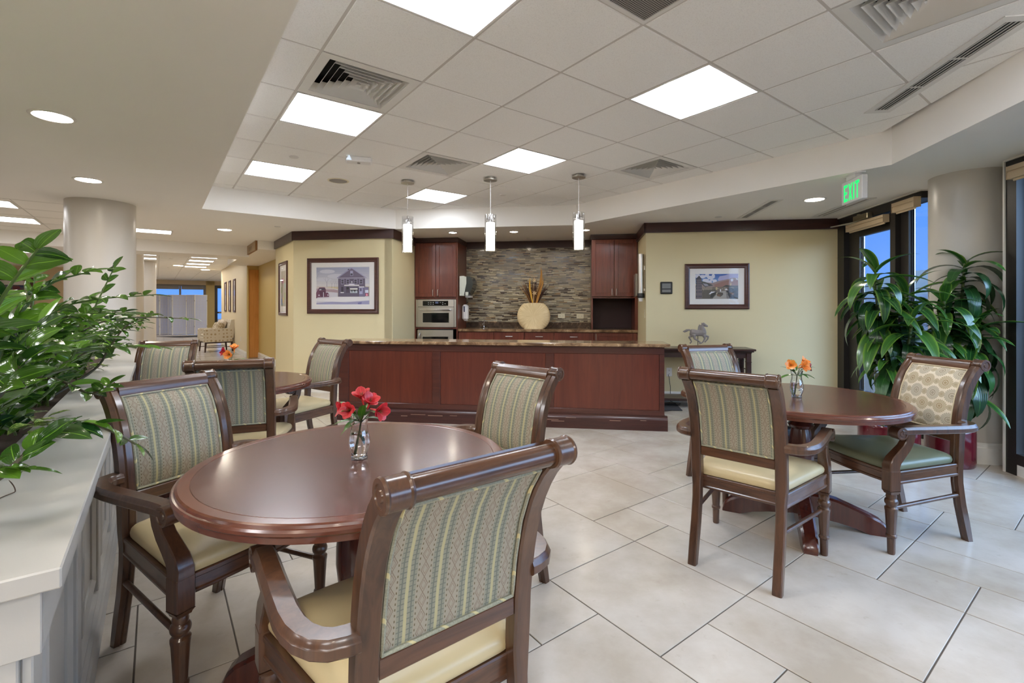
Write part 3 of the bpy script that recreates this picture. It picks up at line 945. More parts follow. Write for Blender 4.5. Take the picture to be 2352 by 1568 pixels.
# shell that closes the building
wallbox('wall_far', 'G', -12, -.1, 28.0, 28.2, 0, 3.2, 'tan')
wallbox('wall_far_right', 'G', 1.95, 2.32, 27.9, 28.2, 0, 2.75, 'cream_deep')
wallbox('wall_left', 'G', -9.2, -9.0, -5, 28, 0, 3.2, 'tan')
wallbox('wall_back', 'G', -9.2, 1.9, -4.2, -4.0, 0, 3.2, 'cream')
wallbox('wall_lounge', 'G', -9.0, -2.2, 21.0, 21.2, 0, ZC, 'tan')

# crown boards
def crown(name, pts, z0=2.275, z1=ZS, t_=.028):
    m = MB()
    for (x0, y0), (x1, y1) in zip(pts, pts[1:]):
        d = Vector((x1 - x0, y1 - y0, 0)); n = Vector((d.y, -d.x, 0)).normalized() * t_
        a, b2 = Vector((x0, y0, 0)), Vector((x1, y1, 0))
        m.add([a + Vector((0, 0, z0)), b2 + Vector((0, 0, z0)), b2 + n + Vector((0, 0, z0)), a + n + Vector((0, 0, z0)),
               a + Vector((0, 0, z1)), b2 + Vector((0, 0, z1)), b2 + n + Vector((0, 0, z1)), a + n + Vector((0, 0, z1))],
              [(0, 1, 2, 3), (4, 5, 6, 7), (0, 1, 5, 4), (1, 2, 6, 5), (2, 3, 7, 6), (3, 0, 4, 7)])
    return struct(obj(name, m, 'crown', None, ang=None))
k0 = F(1.657 - .0, 9.12); k1 = F(1.657, qc - .01)
P2 = lambda v_: (v_.x, v_.y)
crown('trim_4', [P2(k0), P2(B(-5.165, W))])
crown('trim_5', [P2(B(-5.17, W)), P2(B(-3.61, W))])
crown('trim_6', [P2(B(-3.61, W - .028)), P2(B(-3.61, 2.50))])
crown('trim_7', [P2(B(-.012, 2.50)), P2(B(-.012, W - .028))])
crown('trim_8', [P2(B(-.04, W)), P2(B(2.40, W))])
# baseboards
def base(name, frame, pts, side=1):
    m = MB()
    for (x0, y0), (x1, y1) in zip(pts, pts[1:]):
        d = Vector((x1 - x0, y1 - y0, 0)); n = Vector((d.y, -d.x, 0)).normalized()
        prof = [(0, 0), (.016, 0), (.016, .105), (.011, .115), (.011, .128), (.005, .14), (0, .14)]
        rings = [[Vector((x, y, 0)) + n * a + Vector((0, 0, z)) for a, z in prof] for x, y in ((x0, y0), (x1, y1))]
        m.loft(rings)
    return struct(obj(name, m, 'white', None, BO if frame == 'B' else (0, 0, 0), PHI if frame == 'B' else TH, None))
base('baseboard_town_wall', 'B', [(-.012, W), (2.38, W)])
base('baseboard_store_wall', 'B', [(-5.17, W), (-3.6, W)])
base('baseboard_corner', 'G', [(1.657, 9.12), (1.657, qc)])
base('baseboard_hall', 'G', [(1.81, 19.4), (1.81, 13.6)])
base('baseboard_recess', 'G', [(2.05, 13.6), (2.05, 9)])

# columns
def column(name, x, y, r, zt):
    c = shell(name, (x, y, 0))
    m = MB(); m.lathe([(r, 0), (r, zt)], 64, cap=False); obj('shaft', m, 'column', c, ang=.5)
    m = MB(); m.lathe([(r + .018, 0), (r + .018, .13), (r + .012, .14), (r + .012, .155), (r + .005, .17), (r, .17)], 64, cap=False); obj('base_ring', m, 'white', c, ang=.4)
column('column_1', -4.53, 5.21, .30, ZS)
cb = B(2.43, -.43); column('column_2', cb.x, cb.y, .262, ZS)
column('column_3', -7.92, 9.67, .3, ZC)
column('column_4', -10.4, 13.3, .3, ZC)
wallbox('trim_9', 'B', 2.50, 2.6, -.86, .05, 0, ZC, 'column')

# ------------------------------------------------------------------ window wall (bar frame, plane a = 2.40)
WA = 2.40
def local(name, mb, mat, par, ang=None, **k): return obj(name, mb, mat, par, ang=ang, **k)
door = shell('door_1', BO, PHI)
m = MB()
m.box(WA - .02, WA + .12, 1.44, 1.589, 0, ZS - .012)             # jamb by the wall
m.box(WA - .02, WA + .12, .45, .535, 0, ZS - .012)               # mullion
m.box(WA - .0199, WA + .1199, .535, 1.44, 2.30, ZS - .0125)      # header
local('door_frame', m, 'bronze', door)
m = MB()
m.box(WA + .03, WA + .08, 1.20, 1.43, .02, 2.29, .004); m.box(WA + .03, WA + .08, .54, .60, .02, 2.29, .004)
m.box(WA + .031, WA + .079, .6, 1.2, 2.12, 2.289); m.box(WA + .031, WA + .079, .6, 1.2, .021, .28)
local('door_leaf', m, 'bronze', door)
m = MB(); m.box(WA + .05, WA + .056, .6, 1.2, .28, 2.12); local('pane', m, 'pane', door)
m = MB(); m.box(WA + .066, WA + .072, .605, .63, .285, 2.115); m.box(WA + .066, WA + .072, 1.165, 1.195, .285, 2.115); local('glazing_bead', m, 'chrome', door)
m = MB(); m.tube([(WA - .035, .66, 1.0), (WA - .035, .66, 1.35)], .012, 10); m.box(WA - .035, WA + .03, .65, .67, 1.0, 1.02); m.box(WA - .035, WA + .03, .65, .67, 1.33, 1.35); local('door_handle', m, 'brass', door)
win = shell('window_1', BO, PHI)
m = MB()
m.box(WA - .02, WA + .12, .06, .45, 2.33, ZS - .012); m.box(WA - .0199, WA + .12, .06, .45, 0, .14)
m.box(WA + .03, WA + .10, .33, .449, .14, 2.33, .004)
local('window_frame', m, 'bronze', win)
m = MB(); m.box(WA + .06, WA + .066, .05, .33, .14, 2.33); local('pane', m, 'pane', win)
m = MB(); m.box(WA + .07, WA + .076, .30, .325, .15, 2.32); local('glazing_bead', m, 'chrome', win)
win2 = shell('window_2', BO, PHI)
m = MB()
m.box(WA - .02, WA + .12, -.955, -.865, .0, ZS - .012); m.box(WA - .0199, WA + .1199, -7, -.955, 2.34, ZS - .0125)
m.box(WA - .0199, WA + .1199, -7, -.955, .085, .165)
m.box(WA + .05, WA + .11, -.985, -.955, .165, 2.34, .004)
for b_ in (-2.3, -3.6, -4.9, -6.2): m.box(WA - .02, WA + .12, b_ - .03, b_ + .03, .165, 2.34)
local('window_frame', m, 'bronze', win2)
m = MB(); m.box(WA + .07, WA + .076, -7, -.985, .165, 2.34); local('pane', m, 'pane', win2)
m = MB(); m.box(WA + .08, WA + .086, -1.02, -.99, .17, 2.33); local('glazing_bead', m, 'chrome', win2)
wallbox('trim_10', 'B', WA - .015, WA + .12, -7, -.866, 0, .085, 'white')
wallbox('trim_11', 'B', WA - .035, WA + .12, .05, 1.6, ZS - .0119, ZS + .02, 'white')
wallbox('trim_12', 'B', WA - .035, WA + .12, -7, -.86, ZS - .0119, ZS + .02, 'white')
wallbox('trim_13', 'B', WA - .03, WA + .02, -.864, -.85, 0, ZS, 'white')

def valance(name, b0, b1, z0, z1, label):
    r = thing('roller_blind', label, 'blind', B(WA - .045, (b0 + b1) / 2, z0), PHI, 'beige roller blinds of the window wall')
    w = (b1 - b0) / 2; h = z1 - z0
    m = MB()
    prof = [(.025, 0), (-.03, 0), (-.035, .006), (-.035, h * .52), (-.028, h * .56), (-.028, h * .6), (-.04, h * .64), (-.04, h), (.025, h)]
    m.loft([[(x, y, z) for x, z in prof] for y in (-w, w)])
    obj('valance', m, 'beige', r, ang=.3)
    for s in (-1, 1):
        m = MB(); m.box(-.04, .025, s * w - .003, s * w + .003, -.002, h + .002); obj('end_bracket', m, 'beige', r, ang=None)
    m = MB(); m.box(-.012, .0, -w + .02, w - .02, -.018, .012, .004); obj('blind_bar', m, 'beige', r)
valance('a', .55, 1.27, 2.185, 2.265, 'beige roller blind valance on the glass door below the door closer')
valance('b', .07, .40, 2.25, 2.345, 'beige roller blind valance over the narrow pane left of the right column')
valance('c', -2.25, -.95, 2.24, 2.335, 'beige roller blind valance cut by the right edge of the photo')
r = thing('door_closer', 'brass coloured door closer with a folded arm on the black door header', 'door closer', B(WA - .05, .98, 2.30), PHI)
m = MB(); m.box(-.03, .03, -.14, .15, -.02, .045, .006); obj('closer_body', m, 'brass', r)
m = MB(); m.lathe([(.02, .045), (.02, .06), (.012, .064)], 16, Matrix.Translation((0, .08, 0))); m.lathe([(.018, -.04), (.018, -.02)], 16, Matrix.Translation((0, .08, 0))); obj('closer_pinion', m, 'brass', r)
m = MB(); m.rail([(0, .08, -.032), (-.14, .42, -.032)], .02, .007, .002); m.rail([(-.14, .42, -.026), (.02, -.1, -.026)], .016, .007, .002); obj('closer_arm', m, 'nickel', r)

# exit sign on the soffit
e0 = Vector((2.862, 4.06, 0))
r = thing('exit_sign', 'white EXIT sign with green letters hanging from the soffit', 'exit sign', (2.862, 4.06, 2.262), PHI + pi / 2)
# local x runs away from the window door, y = out of the face (towards bar-left)
m = MB(); m.box(-.155, .155, -.045, .0, -.095, .10, .004); obj('sign_box', m, 'wplastic', r)
m = MB(); m.box(-.07, .07, -.05, .005, .1005, .1435, .0); m.box(-.10, .10, -.06, .012, .132, .1440); obj('canopy', m, 'wplastic', r, ang=None)
def letters(txt, h, w, gap, st):
    L = {'E': [(0, 0, .28, 1), (0, 0, 1, .17), (0, .42, .85, .58), (0, .83, 1, 1)], 'I': [(0, 0, 1, 1)],
         'T': [(0, .83, 1, 1), (.36, 0, .64, 1)], 'X': 'X'}
    x = 0; out = []
    for ch in txt:
        ww = w * (.3 if ch == 'I' else 1)
        mb = MB()
        if ch == 'X':
            for s in (0, 1):
                a, b2 = (0, 1) if s == 0 else (1, 0)
                mb.add([(x + ww * (a * .72), 0, 0), (x + ww * (a * .72 + .28), 0, 0), (x + ww * (b2 * .72 + .28), 0, h), (x + ww * (b2 * .72), 0, h)], [(0, 1, 2, 3)])
        else:
            for (x0, z0, x1, z1) in L[ch]:
                mb.add([(x + ww * x0, 0, h * z0), (x + ww * x1, 0, h * z0), (x + ww * x1, 0, h * z1), (x + ww * x0, 0, h * z1)], [(0, 1, 2, 3)])
        out.append(mb); x += ww + gap
    return out, x - gap
ls, tw = letters('EXIT', .145, .058, .014, 0)
for mb in ls:
    mm = MB(); mm.add([(-(p.x - tw / 2), .0012, p.z - .075) for p in mb.v], mb.f)
    obj('letter', mm, 'exit_green', r, ang=None, fix=False)
m = MB(); m.lathe([(.003, 0), (.003, .004)], 8, Matrix.Translation((.13, -.02, -.099))); obj('test_lamp', m, plain('red_lamp', (190, 30, 30)), r)

def slot_vent(label, a, b0, b1, z, w, bars, par_mat='void'):
    r = thing('slot_diffuser', label, 'air vent', B(a, (b0 + b1) / 2, z), PHI)
    h = (b1 - b0) / 2
    m = MB()
    m.box(-w, -w * .5, -h, h, -.006, .0); m.box(w * .5, w, -h, h, -.006, .0)
    m.box(-w * .5, w * .5, -h, -h + .05, -.006, .0); m.box(-w * .5, w * .5, h - .05, h, -.006, .0)
    obj('flange', m, 'vent', r, ang=None)
    m = MB(); m.box(-w * .5, w * .5, -h + .05, h - .05, -.0012, -.0002); obj('dark_slot', m, par_mat, r, ang=None)
    for k in range(bars):
        x = -w * .5 + w * (k + .5) / bars
        m = MB(); m.box(x - w * .10 / bars, x + w * .10 / bars, -h + .05, h - .05, -.0055, -.0014); obj('slat', m, 'vent', r, ang=None)
    n = 3 if bars > 2 else 0
    for k in range(1, n):
        y = -h + .05 + (2 * h - .1) * k / n
        m = MB(); m.box(-w * .5, w * .5, y - .006, y + .006, -.006, -.0012); obj('divider', m, 'vent', r, ang=None)
def bcoord(x, y):
    rx, ry = x - BO.x, y - BO.y
    return rx * BC + ry * BS, -rx * BS + ry * BC
a0, b0 = bcoord(2.613, 3.372); a1, b1 = bcoord(2.456, 2.375)
slot_vent('long black slotted grille running across the ceiling tiles at upper right', (a0 + a1) / 2, b1 - .08, b0 + .08, ZC - .004, .085, 4)
a0, b0 = bcoord(2.94, 6.05); a1, b1 = bcoord(2.71, 5.06)
slot_vent('slotted grille in the soffit above the town photograph', (a0 + a1) / 2, b1 - .03, b0 + .03, ZS, .07, 4)
a0, b0 = bcoord(3.83, 5.97); a1, b1 = bcoord(3.62, 4.95)
slot_vent('narrow single slot vent in the soffit beneath the exit sign', (a0 + a1) / 2, b1, b0, ZS, .09, 1, 'slot')

# small ceiling devices
def disc_at(name, label, cat, x, y, z, r0, mat, group=None, h=.008, rim=None):
    r = thing(name, label, cat, (x, y, z), 0, group)
    m = MB(); m.lathe([(r0 * .3, -h), (r0 * .92, -h), (r0, -h * .6), (r0, 0)], 28); obj('plate', m, mat, r)
    if rim:
        m = MB(); m.lathe([(r0, -.001), (r0 * 1.04, -h * .9), (r0 * 1.2, -h * .5), (r0 * 1.22, 0)], 28, cap=False); obj('rim', m, rim, r)
def ceil_pt(u, v, z): Y = 1094.5 * (z - EYE) / (704.5 - v); return ((u - 1184) / 1094.5 * Y, Y)
for n, (u, v, z, lb) in enumerate([(675, 360, ZC - .003, 'round sprinkler cover above the far left troffer'), (1155, 447, ZC - .003, 'round sprinkler cover right of the middle pendant cord'),
                    (638, 520, ZS, 'round sprinkler cover in the soffit near the dark crown corner'), (1650, 498, ZS, 'round sprinkler cover left of the soffit slot grille'), (1214, 547, ZS, 'round sprinkler cover in the soffit before the mosaic wall'),
                    (393, 594, ZH, 'sprinkler cover down the hall beside the stacked panel lights'), (388, 614, ZH, 'small farther sprinkler cover in the hall ceiling'), (25, 539, ZS, 'round sprinkler cover in the lounge ceiling at far left')]):
    x, y = ceil_pt(u, v, z); disc_at('sprinkler_cover', lb, 'sprinkler', x, y, z, .042, 'vent', 'sprinkler covers')
x, y = ceil_pt(777, 415, ZC - .003); disc_at('ceiling_speaker', 'round ceiling loudspeaker with a cream ring left of the pendants', 'speaker', x, y, ZC - .003, .095, 'slot', None, .006, 'ivory')
x, y = ceil_pt(824, 362, ZC)
r = thing('strobe_alarm', 'white box shaped fire strobe on the ceiling left of the pendants', 'alarm', (x, y, ZC), TH - .35)
m = MB(); m.box(-.12, .12, -.06, .06, -.05, 0, .012); obj('alarm_body', m, 'wplastic', r)
m = MB(); m.prism([(-.05, 0), (.0, 0), (-.025, .05)], -.004, .004, 0, Matrix.Translation((-.06, -.061, -.045)) @ Matrix.Rotation(pi / 2, 4, 'X')); obj('strobe_lens', m, emit('strobe_lens', (210, 225, 240), .6), r, ang=None)
m = MB(); m.lathe([(.014, -.056), (.014, -.05)], 12); obj('alarm_button', m, 'slot', r)

# outside: paving, eave, low hill and a clad building
ext = shell('exterior', BO, PHI)
m = MB(); m.box(2.56, 40, -30, 40, -.1, -.02); local('ground', m, 'ext_ground', ext)
m = MB(); m.box(2.53, 3.3, -14, 9, 2.72, 2.95); m.box(3.2, 3.3, -14, 9, 2.55, 2.72); local('eave', m, 'ext_dark', ext)
m = MB()
prof = [(10, 0), (13, 1.5), (17, 2.9), (26, 3.6), (40, 3)]
rings = []
for k in range(17):
    b_ = -30 + k * 5
    s = .9 + .35 * sin(k * .7) + .2 * sin(k * 1.9)
    rings.append([(x, b_, -.05 + z * s * .8) for x, z in prof] + [(40, b_, -.06), (9, b_, -.06)])
m.loft(rings); local('hill', m, 'ext_hill', ext, ang=.8)
m = MB(); m.box(6.5, 6.6, 2, 30, 0, 1.55); local('clad_wall', m, 'ext_wall', ext)
for k in range(12):
    m = MB(); m.box(6.46, 6.5, 2, 30, .02 + k * .125, .125 + k * .125); local('cladding_board', m, 'ext_wall', ext)

# ------------------------------------------------------------------ serving bar
bar_ = thing('serving_bar', 'long reddish brown panelled serving bar with a worn plinth', 'bar counter', BO, PHI)
def shaker(par, name, x0, x1, z0, z1, y, mat_frame, mat_panel, st=.06, th=.02, label=None):
    """frame-and-panel front facing -y"""
    m = MB()
    m.box(x0, x0 + st, y, y + th, z0, z1, .002); m.box(x1 - st, x1, y, y + th, z0, z1, .002)
    m.box(x0 + st, x1 - st, y, y + th, z1 - st, z1, .002); m.box(x0 + st, x1 - st, y, y + th, z0, z0 + st, .002)
    m.box(x0 + st - .002, x1 - st + .002, y + th * .55, y + th, z0 + st - .002, z1 - st + .002, 0, 1)
    return obj(name, m, [mat_frame, mat_panel], par, ang=None)
m = MB(); m.box(-3.6, -.03, .05, .30, 0, .862); obj('body', m, 'island_dark', bar_, ang=None)
for x0, x1 in ((-3.52, -2.462), (-2.452, -1.216), (-1.206, -.04)):
    m = MB(); m.box(x0 + .04, x1 - .04, .030, .049, .205, .785, .003); obj('front_panel', m, 'island', bar_)
m = MB(); m.box(-3.6, -.03, .022, .049, .785, .8615, .002); obj('top_rail', m, 'island_dark', bar_)
m = MB(); m.box(-3.6, -.03, .022, .049, .15, .205, .002); obj('bottom_rail', m, 'island_dark', bar_)
for x0, x1 in ((-3.6, -3.48), (-2.502, -2.412), (-1.256, -1.166), (-.08, -.03)):
    m = MB(); m.box(x0, x1, .0221, .049, .205, .785, .002); obj('stile', m, 'island_dark', bar_)
m = MB(); prof = [(-.002, 0), (-.002, .112), (.004, .125), (.012, .135), (.014, .15), (.06, .15), (.06, 0)]
m.loft([[(x, y, z) for y, z in prof] for x in (-3.62, .0)])
m.loft([[(x, y, z) for x, z in ((.0, 0), (.0, .112), (-.006, .125), (-.014, .135), (-.016, .15), (-.06, .15), (-.06, 0))] for y in (.055, .32)])
obj('plinth', m, 'plinth', bar_, ang=.3)
m = MB()
for k in range(16):
    x = -3.3 + random.random() * 3.1; l = .05 + random.random() * .2; z = .05 + random.random() * .06
    m.box(x, x + l, -.0028, -.002, z, z + .004 + .004 * random.random())
o = obj('scuff_marks', m, plain('scuffed_wood', (150, 118, 100), .7), bar_, ang=None); o['kind'] = 'stuff'
top = MB(); top.box(-3.62, .02, -.035, .40, .8635, .8965, .006)
tag(obj('bar_countertop', top, 'marble', None, BO, PHI), 'brown marble slab along the top of the serving bar', 'countertop')

# ------------------------------------------------------------------ back kitchen
KF, KB = 2.52, 3.118
def pull(par, x, z, vertical, y, L=.107):
    m = MB(); h = L / 2
    if vertical: pts = [(x, y, z - h), (x, y - .024, z - h + .006), (x, y - .026, z), (x, y - .024, z + h - .006), (x, y, z + h)]
    else: pts = [(x - h, y, z), (x - h + .006, y - .024, z), (x, y - .026, z), (x + h - .006, y - .024, z), (x + h, y, z)]
    m.tube(pts, .0058, 8); return obj('handle', m, 'nickel', par)
tall = thing('oven_cabinet', 'tall dark cherry cabinet housing the two wall ovens', 'cabinet', BO, PHI)
X0, X1 = -3.605, -2.88
m = MB()
m.box(X0, X0 + .02, KF, KB, 0, 2.33); m.box(X1 - .02, X1, KF, KB, 0, 2.33)
m.box(X0, X1, KB - .02, KB - .001, 0, 2.33); m.box(X0 + .02, X1 - .02, KF + .0005, KB, 1.405, 1.43); m.box(X0 + .02, X1 - .02, KF + .0005, KB, .915, .938); m.box(X0 + .02, X1 - .02, KF + .0005, KB, .0, .30)
m.box(X0 + .02, X1 - .02, KF + .0005, KB, 2.31, 2.33)
obj('carcass', m, 'cherry', tall, ang=None)
m = MB(); m.loft([[(x, y, z) for y, z in ((KF - .004, 2.325), (KF - .012, 2.335), (KF - .012, 2.38), (KF - .02, ZS - .001), (KF + .05, ZS - .001), (KF + .05, 2.325))] for x in (X0 - .002, X1 + .012)])
m.box(X1 - .01, X1 + .0119, KF, KB, 2.3251, ZS - .0012); obj('cornice', m, 'crown', tall, ang=None)
for x0, x1, hx in ((-3.588, -3.247, -3.285), (-3.241, -2.9, -3.203)):
    d = shaker(tall, 'door', x0, x1, 1.437, 2.318, KF - .022, 'cherry', 'cherry', .058)
    h = pull(tall, hx, 1.505, True, KF - .022); h.parent = d
def oven(label, z0, z1, side):
    r = thing('wall_oven', label, 'oven', BO, PHI, 'stainless wall ovens in the tall cabinet')
    x0, x1 = (-3.583, -2.902) if not side else (-3.552, -2.95)
    m = MB(); m.box(x0 + .004, x1 - .004, KF + .002, KF + .45, z0, z1); obj('oven_body', m, 'black', r, ang=None)
    y = KF - .016
    if not side:
        for xa in (x0, x1 - .032):
            m = MB(); m.box(xa, xa + .032, y, y + .017, z0, z1, .003); obj('side_trim', m, 'steel', r)
        m = MB(); m.box(x0 + .035, x1 - .035, y - .004, y + .017, z1 - .122, z1, .003); obj('control_fascia', m, 'steel', r)
        p = MB(); p.box(x0 + .12, x1 - .13, y - .007, y - .003, z1 - .105, z1 - .025, .002); pn = obj('control_panel', p, 'black_gloss', r)
        for (bx, bz) in ((.09, .03), (.13, .03), (.17, .03), (.09, .058), (.13, .058), (.17, .058), (.29, .03), (.33, .03), (.33, .058), (.37, .052)):
            b = MB(); b.box(x0 + .12 + bx, x0 + .12 + bx + .018, y - .0085, y - .0068, z1 - .025 - bz, z1 - .025 - bz + .008); obj('button', b, 'gplastic', pn, ang=None)
        b = MB(); b.box(x0 + .335, x0 + .385, y - .0085, y - .0068, z1 - .068, z1 - .038); obj('display', b, plain('oven_display', (84, 96, 128), .2), pn, ang=None)
        dz1 = z1 - .127; dx0, dx1 = x0 + .035, x1 - .035
    else:
        dz1 = z1 - .012; dx0, dx1 = x0, x1
    wz1, wz0 = dz1 - (.095 if not side else .11), z0 + .075
    wx0, wx1 = dx0 + .085, dx1 - .085
    m = MB()
    m.box(dx0, wx0, y - .006, y + .017, z0, dz1); m.box(wx1, dx1, y - .006, y + .017, z0, dz1)
    m.box(wx0, wx1, y - .006, y + .017, wz1, dz1); m.box(wx0, wx1, y - .006, y + .017, z0, wz0)
    d = obj('oven_door', m, 'steel', r, ang=None)
    m = MB(); m.box(wx0, wx1, y + .002, y + .008, wz0, wz1); obj('oven_window', m, 'black_gloss', d, ang=None)
    m = MB(); e = .006
    m.box(wx0 - e, wx1 + e, y - .0085, y - .0055, wz1, wz1 + e); m.box(wx0 - e, wx1 + e, y - .0085, y - .0055, wz0 - e, wz0); m.box(wx0 - e, wx0, y - .0085, y - .0055, wz0, wz1); m.box(wx1, wx1 + e, y - .0085, y - .0055, wz0, wz1)
    obj('window_trim', m, 'chrome', d, ang=None)
    m = MB()
    if not side:
        hz = dz1 - .045
        m.tube([(dx0 + .05, y - .006, hz), (dx0 + .06, y - .04, hz), (dx0 + .12, y - .05, hz), (dx1 - .12, y - .05, hz), (dx1 - .06, y - .04, hz), (dx1 - .05, y - .006, hz)], .014, 10)
    else:
        m.tube([(dx0 + .045, y - .006, dz1 - .05), (dx0 + .042, y - .04, dz1 - .06), (dx0 + .03, y - .05, dz1 - .14), (dx0 + .025, y - .045, dz1 - .3), (dx0 + .025, y - .006, dz1 - .32)], .012, 10)
    obj('oven_handle', m, 'chrome', d)
oven('upper stainless wall oven with a black button panel and bar handle', .945, 1.398, False)
oven('lower stainless oven half hidden by the bar, with an upright handle', .31, .908, True)

rc = thing('microwave_cabinet', 'dark cherry wall cabinet with two doors over an empty niche', 'cabinet', BO, PHI)
X0, X1 = -.724, -.014
m = MB()
m.box(X0, X0 + .02, KF, KB, .9185, 2.33); m.box(X1 - .045, X1, KF, KB, .9185, 2.33)
m.box(X0 + .02, X1 - .045, KF + .0005, KB, 1.41, 1.43); m.box(X0 + .02, X1 - .045, KF + .0005, KB, 2.31, 2.33)
obj('carcass', m, 'cherry', rc, ang=None)
m = MB(); m.box(X0 + .02, X1 - .045, KB - .03, KB - .02, .9187, 1.41); obj('niche_back', m, 'cherry_in', rc, ang=None)
m = MB(); m.loft([[(x, y, z) for y, z in ((KF - .004, 2.325), (KF - .012, 2.335), (KF - .012, 2.38), (KF - .02, ZS - .001), (KF + .05, ZS - .001), (KF + .05, 2.325))] for x in (X0 - .012, X1)])
m.box(X0 - .0119, X0 + .01, KF, KB, 2.3251, ZS - .0012); obj('cornice', m, 'crown', rc, ang=None)
for x0, x1, hx in ((-.716, -.379, -.41), (-.373, -.032, -.343)):
    d = shaker(rc, 'door', x0, x1, 1.437, 2.318, KF - .022, 'cherry', 'cherry', .058)
    h = pull(rc, hx, 1.505, True, KF - .022); h.parent = d
m = MB(); m.box(-2.868, -.736, KB - .03, KB - .001, 2.285, ZS - .001)
struct(obj('trim_14', m, 'crown', None, BO, PHI, None))
# base units, worktop, splash
xs = [-2.877, -2.284, -1.787, -1.313, -.69]
bl = ['reddish base drawer unit next to the ovens, without a visible pull', 'reddish base unit second from the ovens, short bar pull', 'reddish base unit below the gourd vase with a bar pull', 'reddish base unit with a bar pull beneath the two outlets']
for k in range(4):
    r = thing('base_cabinet', bl[k], 'cabinet', BO, PHI, 'base units of the back counter')
    x0, x1 = xs[k], xs[k + 1]
    m = MB(); m.box(x0 + .001, x1 - .001, KF + .045, KB, .1, .872); m.box(x0 + .001, x1 - .001, KF + .1, KB, 0, .1); obj('carcass', m, 'cherry', r, ang=None)
    m = MB(); m.box(x0 + .004, x1 - .004, KF + .024, KF + .044, .70, .866, .003); d = obj('drawer', m, 'cherry', r)
    if k: pull(d, (x0 + x1) / 2, .80, False, KF + .024, .11)
    shaker(r, 'door', x0 + .004, x1 - .004, .11, .692, KF + .024, 'cherry', 'cherry', .055)
r = thing('base_cabinet', 'reddish base unit under the empty niche with an upright handle', 'cabinet', BO, PHI, 'base units of the back counter')
m = MB(); m.box(-.689, -.014, KF + .045, KB, .1, .872); m.box(-.689, -.014, KF + .1, KB, 0, .1); obj('carcass', m, 'cherry', r, ang=None)
d = shaker(r, 'door', -.676, -.09, .11, .866, KF + .024, 'cherry', 'cherry', .055); pull(d, -.655, .80, True, KF + .024, .1)
m = MB(); m.box(-.086, -.015, KF + .03, KF + .044, .1, .872); obj('filler_strip', m, 'cherry', r, ang=None)
m = MB(); m.box(-2.876, -.0145, KF, KB, .875, .9165, .004)
tag(obj('back_worktop', m, 'marble', None, BO, PHI), 'brown marble worktop of the back counter under the mosaic wall', 'countertop')
m = MB(); m.box(-2.876, -.728, KB - .03, KB - .0121, .917, 1.012, .003)
tag(obj('marble_upstand', m, 'marble_dk', None, BO, PHI), 'dark veined marble upstand at the foot of the mosaic wall', 'upstand')
m = MB(); m.box(-2.876, -.728, KB - .012, KB - .0001, .917, 2.285)
struct(obj('wall_mosaic', m, 'mosaic', None, BO, PHI, None))

def outlet(label, loc, rz, horizontal=True, mat='ivory', group=None):
    r = thing('power_outlet', label, 'outlet', loc, rz, group)
    w, h = (.06, .038) if horizontal else (.036, .058)
    m = MB(); m.box(-w, w, -.006, 0, -h, h, .003); obj('cover_plate', m, mat, r)
    for s in (-1, 1):
        m = MB(); c = (s * .026, 0) if horizontal else (0, s * .024)
        m.box(c[0] - .014, c[0] + .014, -.009, -.006, c[1] - .015, c[1] + .015, .003); sk = obj('socket', m, mat, r)
        for t2 in (-1, 1):
            k = MB(); k.box(c[0] + t2 * .006 - .0015, c[0] + t2 * .006 + .0015, -.0093, -.0088, c[1] - .006, c[1] + .006); obj('slot_hole', k, 'void', sk, ang=None)
outlet('ivory double outlet on the mosaic nearer the gourd vase', B(-1.218, KB - .0125, 1.12), PHI, True, 'ivory', 'outlets on the mosaic wall')
outlet('ivory double outlet on the mosaic nearer the niche cabinet', B(-.903, KB - .0125, 1.12), PHI, True, 'ivory', 'outlets on the mosaic wall')
outlet('white outlet low on the cream wall by the bar end', B(.29, W - .0005, .40), PHI, False, 'wplastic')
m = MB(); P = B(.275, W - .015, .36) - B(0, 0)
m.tube([(.275, W - .014, .37), (.285, W - .03, .33), (.30, W - .035, .2), (.30, W - .04, .02), (.33, W - .06, .004), (.42, W - .12, .004), (.38, W - .22, .004), (.30, W - .16, .0041)], .0035, 6)
tag(obj('extension_lead', m, 'black', None, BO, PHI), 'thin black cord hanging from the wall outlet to the floor', 'cord')

# tap
r = thing('kitchen_tap', 'small chrome lever tap on the back worktop', 'tap', B(-2.53, 2.93, .917), PHI)
m = MB(); m.box(-.075, .075, -.025, .025, 0, .012, .006); obj('tap_base', m, 'chrome', r)
m = MB(); m.lathe([(.02, .01), (.017, .05), (.019, .075), (.012, .082)], 16); obj('tap_body', m, 'chrome', r)
m = MB(); m.tube([(0, 0, .055), (0, -.05, .075), (0, -.10, .07), (0, -.125, .05)], [.012, .011, .010, .009], 10); obj('spout', m, 'chrome', r)
m = MB(); m.tube([(0, 0, .08), (.0, .02, .11), (.005, .05, .135)], [.008, .007, .009], 8); obj('lever', m, 'chrome', r)

